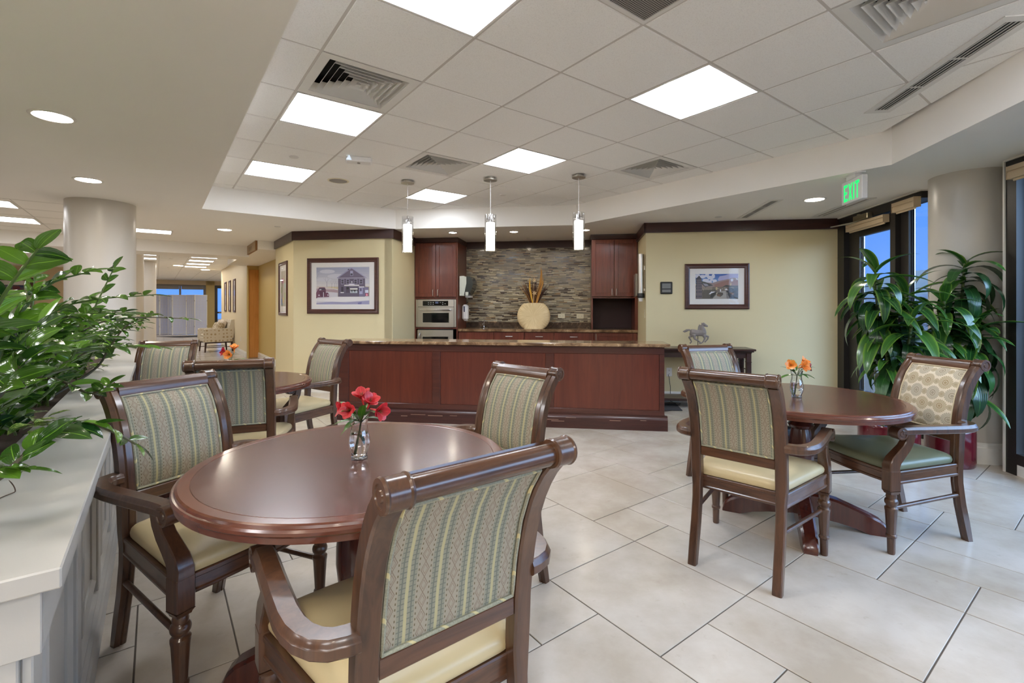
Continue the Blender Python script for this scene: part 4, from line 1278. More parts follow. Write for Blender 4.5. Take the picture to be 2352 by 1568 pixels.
# towel and soap dispensers on the side of the oven cabinet
r = thing('towel_dispenser', 'pale and smoked plastic paper towel dispenser on the cabinet side', 'dispenser', B(-2.88 + .013, 2.74, 1.46), PHI)
m = MB()
pr = [(0, .0), (.075, .0), (.09, .08), (.115, .2), (.115, .30), (.07, .325), (0, .32)]
m.loft([[(x, y, z) for x, z in pr] for y in (-.15, .15)]); obj('back_case', m, 'gplastic', r, ang=.5)
m = MB()
pr2 = [(.076, .02), (.125, .0), (.16, .03), (.205, .11), (.225, .19), (.215, .26), (.175, .315), (.116, .318), (.1161, .2), (.0911, .08)]
m.loft([[(x, y, z) for x, z in pr2] for y in (-.148, .148)]); obj('smoked_cover', m, 'smoke', r, ang=.5)
m = MB(); m.box(.08, .17, -.08, .08, -.03, .0, .004); obj('paper_towel', m, 'wplastic', r)
m = MB(); m.box(.10, .15, -.154, -.1485, .0, .06, .004); obj('lock_tab', m, 'gplastic', r)
r = thing('soap_dispenser', 'white soap dispenser with a dark window on the cabinet side', 'dispenser', B(-2.88 + .013, 2.80, 1.05), PHI)
m = MB(); m.box(.0, .10, -.065, .065, 0, .265, .03); obj('dispenser_case', m, 'wplastic', r)
m = MB(); m.box(.035, .055, -.067, -.0645, .14, .235, .004); obj('level_window', m, plain('blue_grey_window', (70, 78, 104), .2), r)
m = MB(); m.box(.03, .09, -.03, .03, -.012, .004, .004); obj('push_bar', m, 'gplastic', r)

# cup and lid dispensers on the right stub wall
r = thing('cup_dispenser', 'tall stainless tube cup dispenser with a black collar', 'dispenser', B(-.012 - .055, 1.70, 1.40), PHI)
m = MB(); m.lathe([(.042, .062), (.042, .60), (.038, .604)], 28); obj('steel_tube', m, 'steel', r)
m = MB(); m.lathe([(.046, 0), (.048, .01), (.048, .058), (.044, .064)], 28); obj('black_collar', m, 'black', r)
m = MB(); m.lathe([(.026, -.05), (.036, 0.0)], 20); obj('paper_cup', m, 'wplastic', r)
m = MB(); m.box(.035, .054, -.02, .02, .38, .44, .002); m.box(.035, .054, -.02, .02, .09, .13, .002); obj('wall_bracket', m, 'nickel', r)
r = thing('lid_holder', 'flat metal lid holder just behind the stainless cup tube', 'dispenser', B(-.012 - .001, 2.06, 1.42), PHI)
m = MB(); m.box(-.10, -.094, -.11, .11, .0, .33, .002); m.box(-.1, -.001, -.11, -.104, .02, .33, .002); m.box(-.1, -.001, .104, .11, .02, .33, .002); obj('holder_case', m, 'nickel', r)
m = MB(); m.lathe([(.006, 0), (.006, .004)], 10, Matrix.Translation((-.1, -.08, .30)) @ Matrix.Rotation(-pi / 2, 4, 'Y')); obj('screw', m, 'chrome', r)
r = thing('switch_plate', 'cream switch plate on the stub wall under the cup tube', 'switch', B(-.0125, 1.70, 1.18), PHI - pi / 2)
m = MB(); m.box(-.035, .035, -.006, 0, -.057, .057, .003); obj('cover_plate', m, 'ivory', r)
m = MB(); m.box(-.008, .008, -.012, -.006, -.014, .014, .002); obj('toggle', m, 'ivory', r)

# gourd vase with dried stems
r = thing('gourd_vase', 'flat round straw coloured vase on the back worktop', 'vase', B(-1.661, 2.80, .917), PHI)
m = MB(); rings = []; n = 48
def gx(a):
    R = .275
    x, z = R * 1.0 * cos(a), R * sin(a) * .97
    return x, min(max(z, -.205), .213)
for k in range(9):
    t_ = -1 + 2 * k / 8
    s = (1 - abs(t_) ** 3.2 * .42)
    rings.append([(gx(2 * pi * i / n)[0] * s, t_ * .075, .205 + gx(2 * pi * i / n)[1] * (s if gx(2 * pi * i / n)[1] > -.2 and gx(2 * pi * i / n)[1] < .21 else 1)) for i in range(n)])
front = [(gx(2 * pi * i / n)[0] * .12, -.055, .205 + gx(2 * pi * i / n)[1] * .12) for i in range(n)]
back = [(x, .055, z) for x, y, z in front]
m.loft([front] + rings + [back]); obj('vase_body', m, 'straw', r, ang=.9)
m = MB(); m.lathe([(.11, 0), (.118, .004), (.112, .008), (.1, .006), (.098, 0)], 32, Matrix.Translation((0, 0, .416)) @ Matrix.Scale(.45, 4, (0, 1, 0)), cap=False); obj('vase_rim', m, 'straw', r)
r = thing('dried_arrangement', 'dried brown grasses and yellow leaf standing in the round vase', 'dried flowers', B(-1.661, 2.80, .917 + .40), PHI)
for g_ in range(11):
    m = MB(); tw = -.17 + .34 * g_ / 10 + random.uniform(-.02, .02); hh = random.uniform(.36, .5) - abs(tw) * .25
    for k in range(9):
        a = tw + random.uniform(-.05, .05); dy = random.uniform(-.05, .05); h2 = hh * random.uniform(.75, 1.08)
        x0 = tw * .22 + random.uniform(-.02, .02)
        m.tube([(x0, dy * .3, 0), (x0 + a * .35, dy * .7, h2 * .5), (x0 + a * .95, dy, h2)], [.0042, .0038, .001], 4)
    o = obj('grass_bunch', m, 'grass_d' if g_ % 4 else 'grass_o', r, ang=None); o['kind'] = 'stuff'
def blade(pts, w, nm, mt, par):
    m = MB(); rings = []
    for i, p in enumerate(pts):
        t_ = i / (len(pts) - 1); ww = w * (sin(pi * min(1, t_ * .9 + .1)) ** .7) + .001
        rings.append([(p[0] - ww, p[1] - .001, p[2]), (p[0], p[1] - .004, p[2]), (p[0] + ww, p[1] - .001, p[2]), (p[0], p[1] + .003, p[2])])
    m.loft(rings); return obj(nm, m, mt, par, ang=.8)
blade([(-.01, -.03, 0), (-.035, -.04, .12), (-.06, -.045, .26), (-.062, -.045, .36), (-.055, -.045, .44)], .014, 'yellow_leaf', 'grass_y', r)
blade([(.04, -.02, 0), (.07, -.02, .15), (.115, -.02, .36), (.13, -.02, .5), (.12, -.02, .62)], .02, 'ochre_plume', 'grass_o', r)
blade([(.05, -.03, 0), (.09, -.03, .15), (.15, -.03, .34), (.16, -.03, .46)], .014, 'ochre_plume', 'grass_o', r)
for x, z, q in ((.015, .40, 'a'), (.02, .185, 'b')):
    m = MB(); m.tube([(-.01, -.03, 0), (x, -.06, z)], .0025, 5)
    for k in range(6):
        a = 2 * pi * k / 6 + .3
        m.add([(x, -.065, z), (x + .022 * cos(a - .35), -.078, z + .022 * sin(a - .35)), (x + .042 * cos(a), -.088, z + .042 * sin(a)), (x + .022 * cos(a + .35), -.078, z + .022 * sin(a + .35))], [(0, 1, 2, 3)])
    obj('dried_flower', m, 'lily', r, ang=None, fix=False)
r = thing('wire_easel', 'small brown wire easel lying beside the round vase', 'stand', B(-1.22, 2.93, .917), PHI)
m = MB(); m.tube([(-.12, 0, .06), (.02, 0, .10)], .004, 6); m.tube([(-.12, -.02, .035), (.03, -.02, .06)], .004, 6); m.tube([(.02, 0, .10), (.06, -.02, .004)], .005, 6); m.tube([(-.12, .0, .06), (-.15, -.02, .004)], .004, 6); m.tube([(.02, .0, .10), (.03, .05, .004)], .004, 6); obj('wire_frame', m, 'twig', r)

# pendants
pl_ = ['left pendant lamp of glass tube over the bar', 'middle pendant lamp of glass tube over the bar', 'right pendant lamp of glass tube over the bar']
def pendant():
    r = thing('pendant_lamp', 'x', 'pendant lamp', (0, 0, 0), 0, 'pendant lamps over the bar')   # origin at bottom
    H_ = ZC - 1.875
    m = MB(); m.lathe([(.05, H_ - .001), (.05, H_ - .028), (.073, H_ - .03), (.073, H_ - .036), (.01, H_ - .038)], 28); obj('canopy', m, 'nickel', r)
    m = MB(); m.tube([(0, 0, .40), (0, 0, H_ - .036)], .0028, 6); obj('cord', m, 'wplastic', r)
    m = MB(); m.lathe([(.063, 0), (.063, .405), (.060, .405), (.060, .004), (.0, .004)], 36, cap=False); obj('glass_tube', m, 'tube', r)
    m = MB(); m.lathe([(.0, .018), (.046, .018), (.0465, .025), (.0465, .315), (.044, .32), (.0, .32)], 32, cap=False); obj('glowing_shade', m, 'pend_glow', r)
    m = MB(); m.lathe([(.045, .322), (.0455, .375), (.043, .375), (.043, .322)], 28, cap=False); obj('inner_glass', m, 'tube', r)
    m = MB(); m.lathe([(.018, .32), (.018, .385), (.01, .40), (.006, .42)], 16); obj('socket', m, 'chrome', r)
    m = MB()
    for k in range(3):
        a = 2 * pi * k / 3 + .4; m.tube([(.0, .0, .35), (.066 * cos(a), .066 * sin(a), .35)], .004, 6)
    obj('spider_pins', m, 'chrome', r)
    return r
pd = pendant()
for k, (a, b) in enumerate(((-2.80, .06), (-1.86, .07), (-.905, .09))):
    o = pd if k == 0 else dup(pd)
    p = B(a, b, 1.875); o.location = p; o['label'] = pl_[k]

# ------------------------------------------------------------------ pictures
def picture(label, loc, rz, w, h, fw, mat_w, art, cat='picture', group=None, fd=.025, frame_mat='frame'):
    """framed print; local x right, z up, faces -y, origin at the centre on the wall"""
    r = thing('framed_picture', label, cat, loc, rz, group)
    hw, hh = w / 2, h / 2
    m = MB()
    prof = [(0, 0), (0, fd * .7), (fw * .25, fd), (fw * .55, fd * .8), (fw * .75, fd * .85), (fw, fd * .45), (fw, 0)]
    cor = [(-1, -1), (1, -1), (1, 1), (-1, 1)]
    m.loft([[(sx * (hw - i), -d, sz * (hh - i)) for i, d in prof] for sx, sz in cor], closed=True)
    obj('frame', m, frame_mat, r, ang=.35)
    iw, ih = hw - fw, hh - fw
    pw, ph = iw - mat_w[0], ih - mat_w[1]
    m = MB()
    ring = lambda a, b, y: [(-a, y, -b), (a, y, -b), (a, y, b), (-a, y, b)]
    m.add(ring(iw + .002, ih + .002, -.008) + ring(pw, ph, -.008) + ring(pw - .003, ph - .003, -.006), [(i, (i + 1) % 4, 4 + (i + 1) % 4, 4 + i) for i in range(4)] + [(4 + i, 4 + (i + 1) % 4, 8 + (i + 1) % 4, 8 + i) for i in range(4)])
    obj('mat_board', m, 'grey_paper', r, ang=None, fix=False)
    cols, mats = {}, []
    m = MB()
    for k, (c, poly) in enumerate(art):
        if c not in cols: cols[c] = len(mats); mats.append(plain('print_ink', c, .6))
        m.add([((x * 2 - 1) * pw, -.0055 - .00006 * k, (z * 2 - 1) * ph) for x, z in poly], [tuple(range(len(poly)))], cols[c])
    obj('print', m, mats, r, ang=None, fix=False)
    m = MB(); m.add(ring(iw + .001, ih + .001, -.011), [(0, 1, 2, 3)]); obj('cover_glass', m, 'cover', r, ang=None)
    return r
def norm(art, x0, x1, y0, y1):
    return [(c, [(min(1, max(0, (x - x0) / (x1 - x0))), min(1, max(0, 1 - (y - y0) / (y1 - y0)))) for x, y in p]) for c, p in art]
def rect(x0, y0, x1, y1): return [(x0, y0), (x1, y0), (x1, y1), (x0, y1)]
S = []
for k in range(8):
    y0 = 335 + k * 60; S.append(((160 + k * 7, 164 + k * 6, 186 + k * 3), rect(368, y0, 1665, y0 + 62)))
for (cx_, cy_, rx, ry) in ((640, 440, 190, 50), (880, 560, 240, 60), (560, 640, 190, 50), (1600, 700, 110, 50)):
    S.append(((198, 198, 208), [(cx_ + rx * cos(2 * pi * k / 14), cy_ + ry * sin(2 * pi * k / 14)) for k in range(14)]))
S += [((206, 204, 212), [(368, 790), (520, 800), (900, 880), (900, 1060), (1665, 1050), (1665, 1255), (368, 1255)]),
      ((172, 148, 156), [(368, 860), (600, 850), (900, 900), (905, 965), (640, 940), (368, 960)]),
      ((206, 196, 190), [(368, 800), (560, 805), (880, 885), (600, 880), (368, 850)]),
      ((226, 224, 226), [(368, 1100), (905, 1060), (1665, 1055), (1665, 1150), (1000, 1190), (368, 1170)]),
      ((158, 156, 190), [(368, 1215), (760, 1185), (1100, 1200), (1665, 1160), (1665, 1255), (368, 1255)]),
      ((120, 120, 168), [(1380, 1210), (1480, 1190), (1470, 1250), (1390, 1250)])]
def branch(x, y, a, l, w, d):
    x2, y2 = x + l * cos(a), y - l * sin(a)
    S.append(((140, 136, 156), [(x - w, y), (x + w, y), (x2 + w * .6, y2), (x2 - w * .6, y2)]))
    if d:
        branch(x2, y2, a + .4, l * .7, w * .65, d - 1); branch(x2, y2, a - .45, l * .72, w * .65, d - 1)
branch(630, 815, 1.6, 95, 6, 3); branch(750, 850, 1.55, 90, 4, 1); branch(830, 860, 1.6, 110, 4, 1); branch(880, 870, 1.6, 120, 4, 1)
branch(368, 470, .6, 60, 4, 2); branch(368, 600, .9, 60, 4, 2)
S += [((104, 96, 116), [(910, 610), (1560, 610), (1560, 1062), (910, 1062)]), ((112, 102, 122), [(880, 605), (1238, 350), (1605, 608)]),
      ((150, 146, 176), [(872, 600), (1238, 345), (1238, 372), (905, 608)]), ((160, 156, 184), [(1238, 345), (1608, 605), (1575, 610), (1238, 372)]),
      ((178, 174, 190), rect(905, 598, 1575, 616)), ((88, 82, 100), rect(1145, 382, 1180, 410))]
for k in range(9): S.append(((96, 88, 108), rect(912, 640 + k * 46, 1558, 643 + k * 46)))
for x0, x1, y0, y1 in ((982, 1048, 636, 750), (1110, 1178, 636, 750), (1296, 1366, 636, 750), (1430, 1500, 636, 750), (1205, 1268, 432, 550)):
    S += [((158, 154, 182), rect(x0 - 4, y0 - 4, x1 + 4, y1 + 4)), ((60, 56, 66), rect(x0 + 8, y0 + 8, x1 - 8, y1 - 8)), ((150, 148, 172), rect(x0 + 8, (y0 + y1) / 2 - 4, x1 - 8, (y0 + y1) / 2 + 4)), ((120, 116, 134), rect((x0 + x1) / 2 - 3, y0 + 8, (x0 + x1) / 2 + 3, y1 - 8))]
S += [((168, 168, 196), rect(1212, 438, 1262, 490)), ((214, 212, 222), [(1160, 770), (1190, 745), (1240, 738), (1290, 748), (1320, 770)]),
      ((206, 202, 204), rect(1058, 770, 1424, 803)), ((236, 236, 240), [(1222, 715), (1230, 692), (1245, 688), (1262, 705), (1262, 716)]),
      ((70, 64, 76), rect(985, 822, 1040, 950)), ((226, 224, 230), rect(968, 950, 1052, 972)), ((86, 78, 94), rect(1105, 820, 1180, 965)), ((60, 60, 62), rect(1115, 826, 1172, 880)),
      ((232, 230, 224), [(1196, 858), (1382, 858), (1378, 890), (1204, 890)]), ((44, 44, 48), rect(1206, 890, 1376, 972)), ((190, 200, 206), rect(1206, 930, 1376, 972))]
for k in range(7): S.append((((196, 204, 210), (60, 58, 60), (150, 160, 168))[k % 3], rect(1212 + k * 23, 905 + (k % 2) * 12, 1226 + k * 23, 960)))
S += [((228, 226, 232), rect(1412, 816, 1546, 838)), ((120, 114, 142), rect(1420, 838, 1540, 1060)), ((166, 164, 196), rect(1425, 850, 1505, 1000)), ((92, 86, 112), rect(1440, 860, 1480, 930)),
      ((124, 118, 146), rect(1546, 830, 1650, 1050)), ((200, 206, 222), rect(1565, 900, 1642, 972)), ((150, 70, 92), rect(1568, 978, 1640, 1050)), ((222, 150, 170), [(1582, 1010), (1606, 985), (1630, 1010), (1626, 1046), (1586, 1046)])]
S += [((110, 72, 92), [(420, 880), (450, 830), (580, 830), (612, 880), (612, 960), (660, 960), (690, 1010), (688, 1065), (410, 1080), (372, 1105), (372, 960)]),
      ((74, 66, 80), [(440, 880), (462, 850), (575, 850), (594, 900), (450, 905)]), ((190, 188, 200), [(445, 885), (500, 872), (500, 900), (450, 903)]),
      ((86, 54, 74), [(440, 925), (600, 920), (600, 965), (560, 1068), (500, 1068)]), ((198, 194, 206), rect(545, 950, 562, 1068)),
      ((214, 212, 220), rect(412, 1078, 685, 1096)), ((216, 212, 224), [(428, 1015), (442, 1008), (456, 1018), (456, 1038), (440, 1044), (428, 1036)]), ((216, 212, 224), [(650, 1010), (664, 1004), (678, 1014), (678, 1034), (662, 1038), (650, 1030)])]
store = norm(S, 368, 1665, 335, 1255)
pc = picture('large framed winter print of a dark gabled store and old truck', B(-4.378, W - .001, 1.587), PHI, 1.122, .824, .067, (.075, .068), store)
# shop sign lettering inside the print
def text_obj(txt, size, mat, par, loc, rot, name='lettering'):
    cu = bpy.data.curves.new(name, 'FONT'); cu.body = txt; cu.size = size; cu.align_x = 'CENTER'; cu.align_y = 'CENTER'
    o = bpy.data.objects.new(name, cu); COL.objects.link(o)
    dg = bpy.context.evaluated_depsgraph_get()
    me = bpy.data.meshes.new_from_object(o.evaluated_get(dg))
    bpy.data.objects.remove(o)
    me.materials.clear(); me.materials.append(M[mat] if isinstance(mat, str) else mat)
    r = bpy.data.objects.new(name, me); COL.objects.link(r); r.parent = par; r.location = loc; r.rotation_euler = rot
    return r
nx, nz = (1241 - 368) / 1297, 1 - (787 - 335) / 920
pw_, ph_ = 1.122 / 2 - .067 - .075, .824 / 2 - .067 - .068
text_obj('GENERAL STORE', .025, plain('sign_ink', (92, 84, 98), .7), pc, ((nx * 2 - 1) * pw_, -.0098, (nz * 2 - 1) * ph_), (pi / 2, 0, 0))

S = []
for k in range(6): S.append(((62 + k * 12, 98 + k * 12, 172 + k * 6), rect(443, 440 + k * 45, 1585, 487 + k * 45)))
rg = random.Random(5)
for (x, y, rx, ry) in ((500, 490, 70, 60), (650, 510, 90, 50), (760, 480, 60, 60), (850, 540, 110, 50), (920, 500, 50, 60), (720, 620, 90, 50), (780, 660, 110, 40), (960, 640, 60, 50), (880, 610, 50, 25)):
    S.append(((206, 208, 222), [(x + rx * cos(2 * pi * k / 12) * rg.uniform(.8, 1.15), y + ry * sin(2 * pi * k / 12) * rg.uniform(.8, 1.15)) for k in range(12)]))
S += [((166, 166, 204), [(1040, 600), (1090, 510), (1250, 480), (1330, 450), (1585, 440), (1585, 560), (1300, 600), (1080, 650)]),
      ((150, 132, 130), [(443, 760), (620, 640), (760, 680), (900, 690), (1060, 640), (1300, 590), (1420, 555), (1585, 560), (1585, 800), (443, 820)]),
      ((146, 112, 104), [(940, 740), (1150, 660), (1400, 600), (1585, 620), (1585, 800), (960, 800)]),
      ((84, 88, 86), [(612, 640), (700, 660), (830, 710), (920, 760), (700, 800), (612, 720)]), ((150, 148, 160), [(640, 700), (760, 720), (800, 770), (700, 775)]),
      ((206, 204, 214), [(1380, 600), (1420, 570), (1460, 600), (1430, 660), (1400, 660)]), ((200, 200, 210), [(1500, 560), (1560, 570), (1585, 610), (1540, 610)]),
      ((74, 78, 74), [(1160, 800), (1260, 750), (1420, 770), (1585, 770), (1585, 930), (1300, 930)]),
      ((118, 108, 100), rect(612, 800, 1585, 960)), ((96, 92, 84), [(612, 880), (1000, 860), (1000, 1132), (612, 1132)]),
      ((142, 132, 120), rect(620, 800, 900, 880)), ((196, 176, 130), rect(985, 810, 1030, 880)), ((70, 68, 70), rect(1300, 820, 1585, 1132)),
      ((226, 228, 234), [(800, 1000), (870, 930), (980, 930), (850, 1000)]), ((62, 62, 62), [(840, 1090), (860, 980), (1000, 930), (1010, 960), (900, 1090)]),
      ((160, 156, 150), [(890, 1132), (1060, 940), (1250, 900), (1280, 1132)]), ((130, 126, 124), [(1250, 900), (1370, 1132), (1280, 1132)]),
      ((58, 58, 62), [(1260, 890), (1480, 1000), (1585, 1132), (1370, 1132)]), ((122, 92, 70), [(1330, 930), (1480, 980), (1440, 1040), (1400, 1000)]),
      ((118, 94, 76), [(1015, 1000), (1110, 1010), (1110, 1075), (1020, 1050)]), ((88, 82, 74), [(1015, 1000), (1060, 945), (1180, 960), (1180, 1020), (1110, 1075), (1110, 1010)]),
      ((224, 226, 230), rect(1100, 865, 1128, 925)), ((214, 214, 220), [(1230, 860), (1270, 840), (1300, 890), (1250, 895)]), ((222, 196, 90), [(1365, 760), (1385, 690), (1395, 690), (1385, 760)]),
      ((118, 108, 112), [(460, 590), (610, 590), (625, 1132), (455, 1132)]), ((76, 76, 80), [(448, 585), (541, 485), (614, 580), (600, 596), (460, 596)])]
for yy in (640, 706, 772, 842, 935, 1060):
    for xx in (480, 540, 592):
        S.append(((66, 76, 88), rect(xx - 13, yy - 24, xx + 13, yy + 24)))
for k in range(40):
    x, y = rg.uniform(640, 1580), rg.uniform(800, 930); S.append((((206, 200, 190), (66, 64, 62), (156, 140, 120))[k % 3], rect(x, y, x + rg.uniform(8, 22), y + rg.uniform(6, 16))))
town = norm(S, 443, 1585, 440, 1132)
picture('framed mountain town photograph with a round tower on cream wall', B(.899, W - .001, 1.547), PHI, .815, .602, .063, (.073, .071), town)
def small_art(seed, base):
    g = random.Random(seed); S = [(base, rect(0, 0, 100, 100))]
    for k in range(9):
        c = tuple(max(20, min(235, b_ + g.randint(-70, 30))) for b_ in base); x, y = g.uniform(0, 80), g.uniform(0, 90)
        S.append((c, rect(x, y, x + g.uniform(10, 40), y + g.uniform(6, 22))))
    return norm(S, 0, 100, 0, 100)
nq = qc + .60
picture('narrow looking framed print on the angled cream wall by the dark crown', F(1.657 - .001, 8.46, 1.57), TH - pi / 2, .62, .87, .055, (.08, .09), small_art(3, (170, 164, 152)))
for k, (q_, lb) in enumerate(((18.05, 'first'), (16.95, 'second'), (15.85, 'third'))):
    picture('dark framed print, ' + ('farthest', 'middle one', 'nearest')[k] + ' of three in a row on the hall wall', F(1.81 - .001, q_, 1.60), TH - pi / 2, .46, .96, .05, (.07, .12), small_art(10 + k, (192, 194, 196)), 'picture', 'three prints on the hall wall')
picture('dark framed picture on the tan lounge wall, partly behind the round column', F(-3.5, 20.99, 1.55), TH, .9, 1.25, .09, (.13, .13), small_art(20, (96, 94, 108)))

# thermostat
r = thing('thermostat', 'black wall panel with two grey screens beside the town photograph', 'thermostat', B(.252, W, 1.53), PHI)
m = MB(); m.box(-.078, .078, -.022, 0, -.082, .082, .008); obj('panel_case', m, 'black', r)
m = MB(); m.box(-.056, .056, -.0235, -.0215, -.008, .06, .001); obj('screen', m, 'greyscreen', r)
m = MB(); m.box(-.056, .056, -.0235, -.0215, -.058, -.022, .001); obj('screen', m, 'greyscreen', r)

# console table and carved horse
r = thing('console_table', 'dark wood console table against the cream wall behind the bar end', 'table', B(.52, 1.36, 0), PHI)
m = MB(); m.box(-.74, .735, -.19, .19, .728, .752, .006); m.box(-.72, .715, -.175, .18, .712, .7279, .005); m.box(-.70, .695, -.16, .175, .698, .7119, .005); obj('table_top', m, 'console', r)
m = MB(); m.box(-.66, .655, -.135, -.115, .635, .6979); m.box(-.66, .655, .125, .145, .635, .6979); m.box(-.68, -.66, -.12, .13, .635, .6979); m.box(.645, .665, -.12, .13, .635, .6979); obj('apron', m, 'console', r, ang=None)
for x in (-.67, .66):
    for y in (-.13, .14):
        m = MB(); m.box(x - .028, x + .028, y - .028, y + .028, .0, .6978, .003); m.box(x - .032, x + .032, y - .032, y + .032, .585, .595, .003); obj('leg', m, 'console', r)
    for y in (-.06, .07):
        m = MB(); m.box(x - .008, x + .008, y - .012, y + .012, .15, .64); obj('end_slat', m, 'console', r, ang=None)
    m = MB(); m.box(x - .012, x + .012, -.12, .13, .13, .155); m.box(x - .008, x + .008, -.12, .13, .485, .497); obj('end_rail', m, 'console', r, ang=None)
m = MB(); m.box(-.7, .69, -.17, .17, .09, .12, .004); obj('low_shelf', m, 'console', r)

def horse():
    r = thing('horse_statue', 'weathered grey carved galloping horse on a thin rod', 'statue', B(.61, 1.37, .752), PHI)
    k = .33 / 475 * 1.0
    P = lambda x, y, dy=0: Vector(((x - 700) * k, dy, (690 - y) * k * .97 - .095 + .04))
    m = MB()
    def tb(pts, rad, fy=.55, dy=0):
        a = MB(); a.tube([P(*p) for p in pts], [q * k for q in rad], 10)
        for p in a.v: p.y = p.y * fy + dy
        m.add(a.v, a.f)
    tb([(555, 320), (580, 318), (640, 330), (720, 335), (790, 330), (835, 335), (845, 345)], [20, 62, 68, 56, 66, 50, 10])
    tb([(800, 340), (790, 270), (775, 215), (785, 175)], [58, 50, 36, 28])
    tb([(770, 165), (800, 165), (840, 188), (872, 202), (880, 205)], [22, 36, 26, 18, 8])
    tb([(775, 160), (762, 132)], [12, 4]); tb([(795, 150), (795, 128)], [10, 4])
    tb([(735, 170), (722, 215), (715, 270), (725, 300)], [14, 20, 20, 8], .3)
    tb([(580, 290), (545, 272), (500, 285), (460, 305), (428, 303)], [18, 16, 26, 22, 5], .4)
    for pts, rad, dy in (([(590, 350), (580, 395), (545, 415), (572, 460), (590, 500), (560, 535)], [44, 30, 20, 16, 13, 17], .010),
                         ([(620, 360), (632, 400), (640, 440), (690, 470), (735, 505), (752, 525), (715, 535)], [44, 30, 22, 16, 13, 16, 9], -.010),
                         ([(810, 360), (850, 392), (890, 400), (880, 445), (850, 480), (825, 508)], [36, 24, 19, 15, 12, 16], .010),
                         ([(800, 370), (815, 410), (820, 440), (790, 495), (755, 528), (720, 536)], [36, 26, 19, 14, 12, 10], -.010)):
        tb(pts, rad, .6, dy)
    o = obj('carved_body', m, 'horse', r, ang=None)
    md = o.modifiers.new('join', 'REMESH'); md.mode = 'VOXEL'; md.voxel_size = .0045; md.use_smooth_shade = True
    dg = bpy.context.evaluated_depsgraph_get(); dg.update()
    me = bpy.data.meshes.new_from_object(o.evaluated_get(dg)); me.name = 'carved_body'
    o.modifiers.clear(); o.data = me
    m = MB(); m.tube([(0, 0, .0), (0, 0, .18)], .004, 8); obj('rod', m, 'black', r)
    m = MB(); m.box(-.07, .07, -.04, .04, .0, .022, .003); obj('plinth', m, 'black', r)
    o.location.z = .0
    return r
horse()
m = MB(); m.box(-.45, .35, 1.02, 1.45, .001, .011, .003)
tag(obj('dark_mat', m, 'dark_rug', None, BO, PHI), 'dark mat on the tiles under the console table', 'mat')

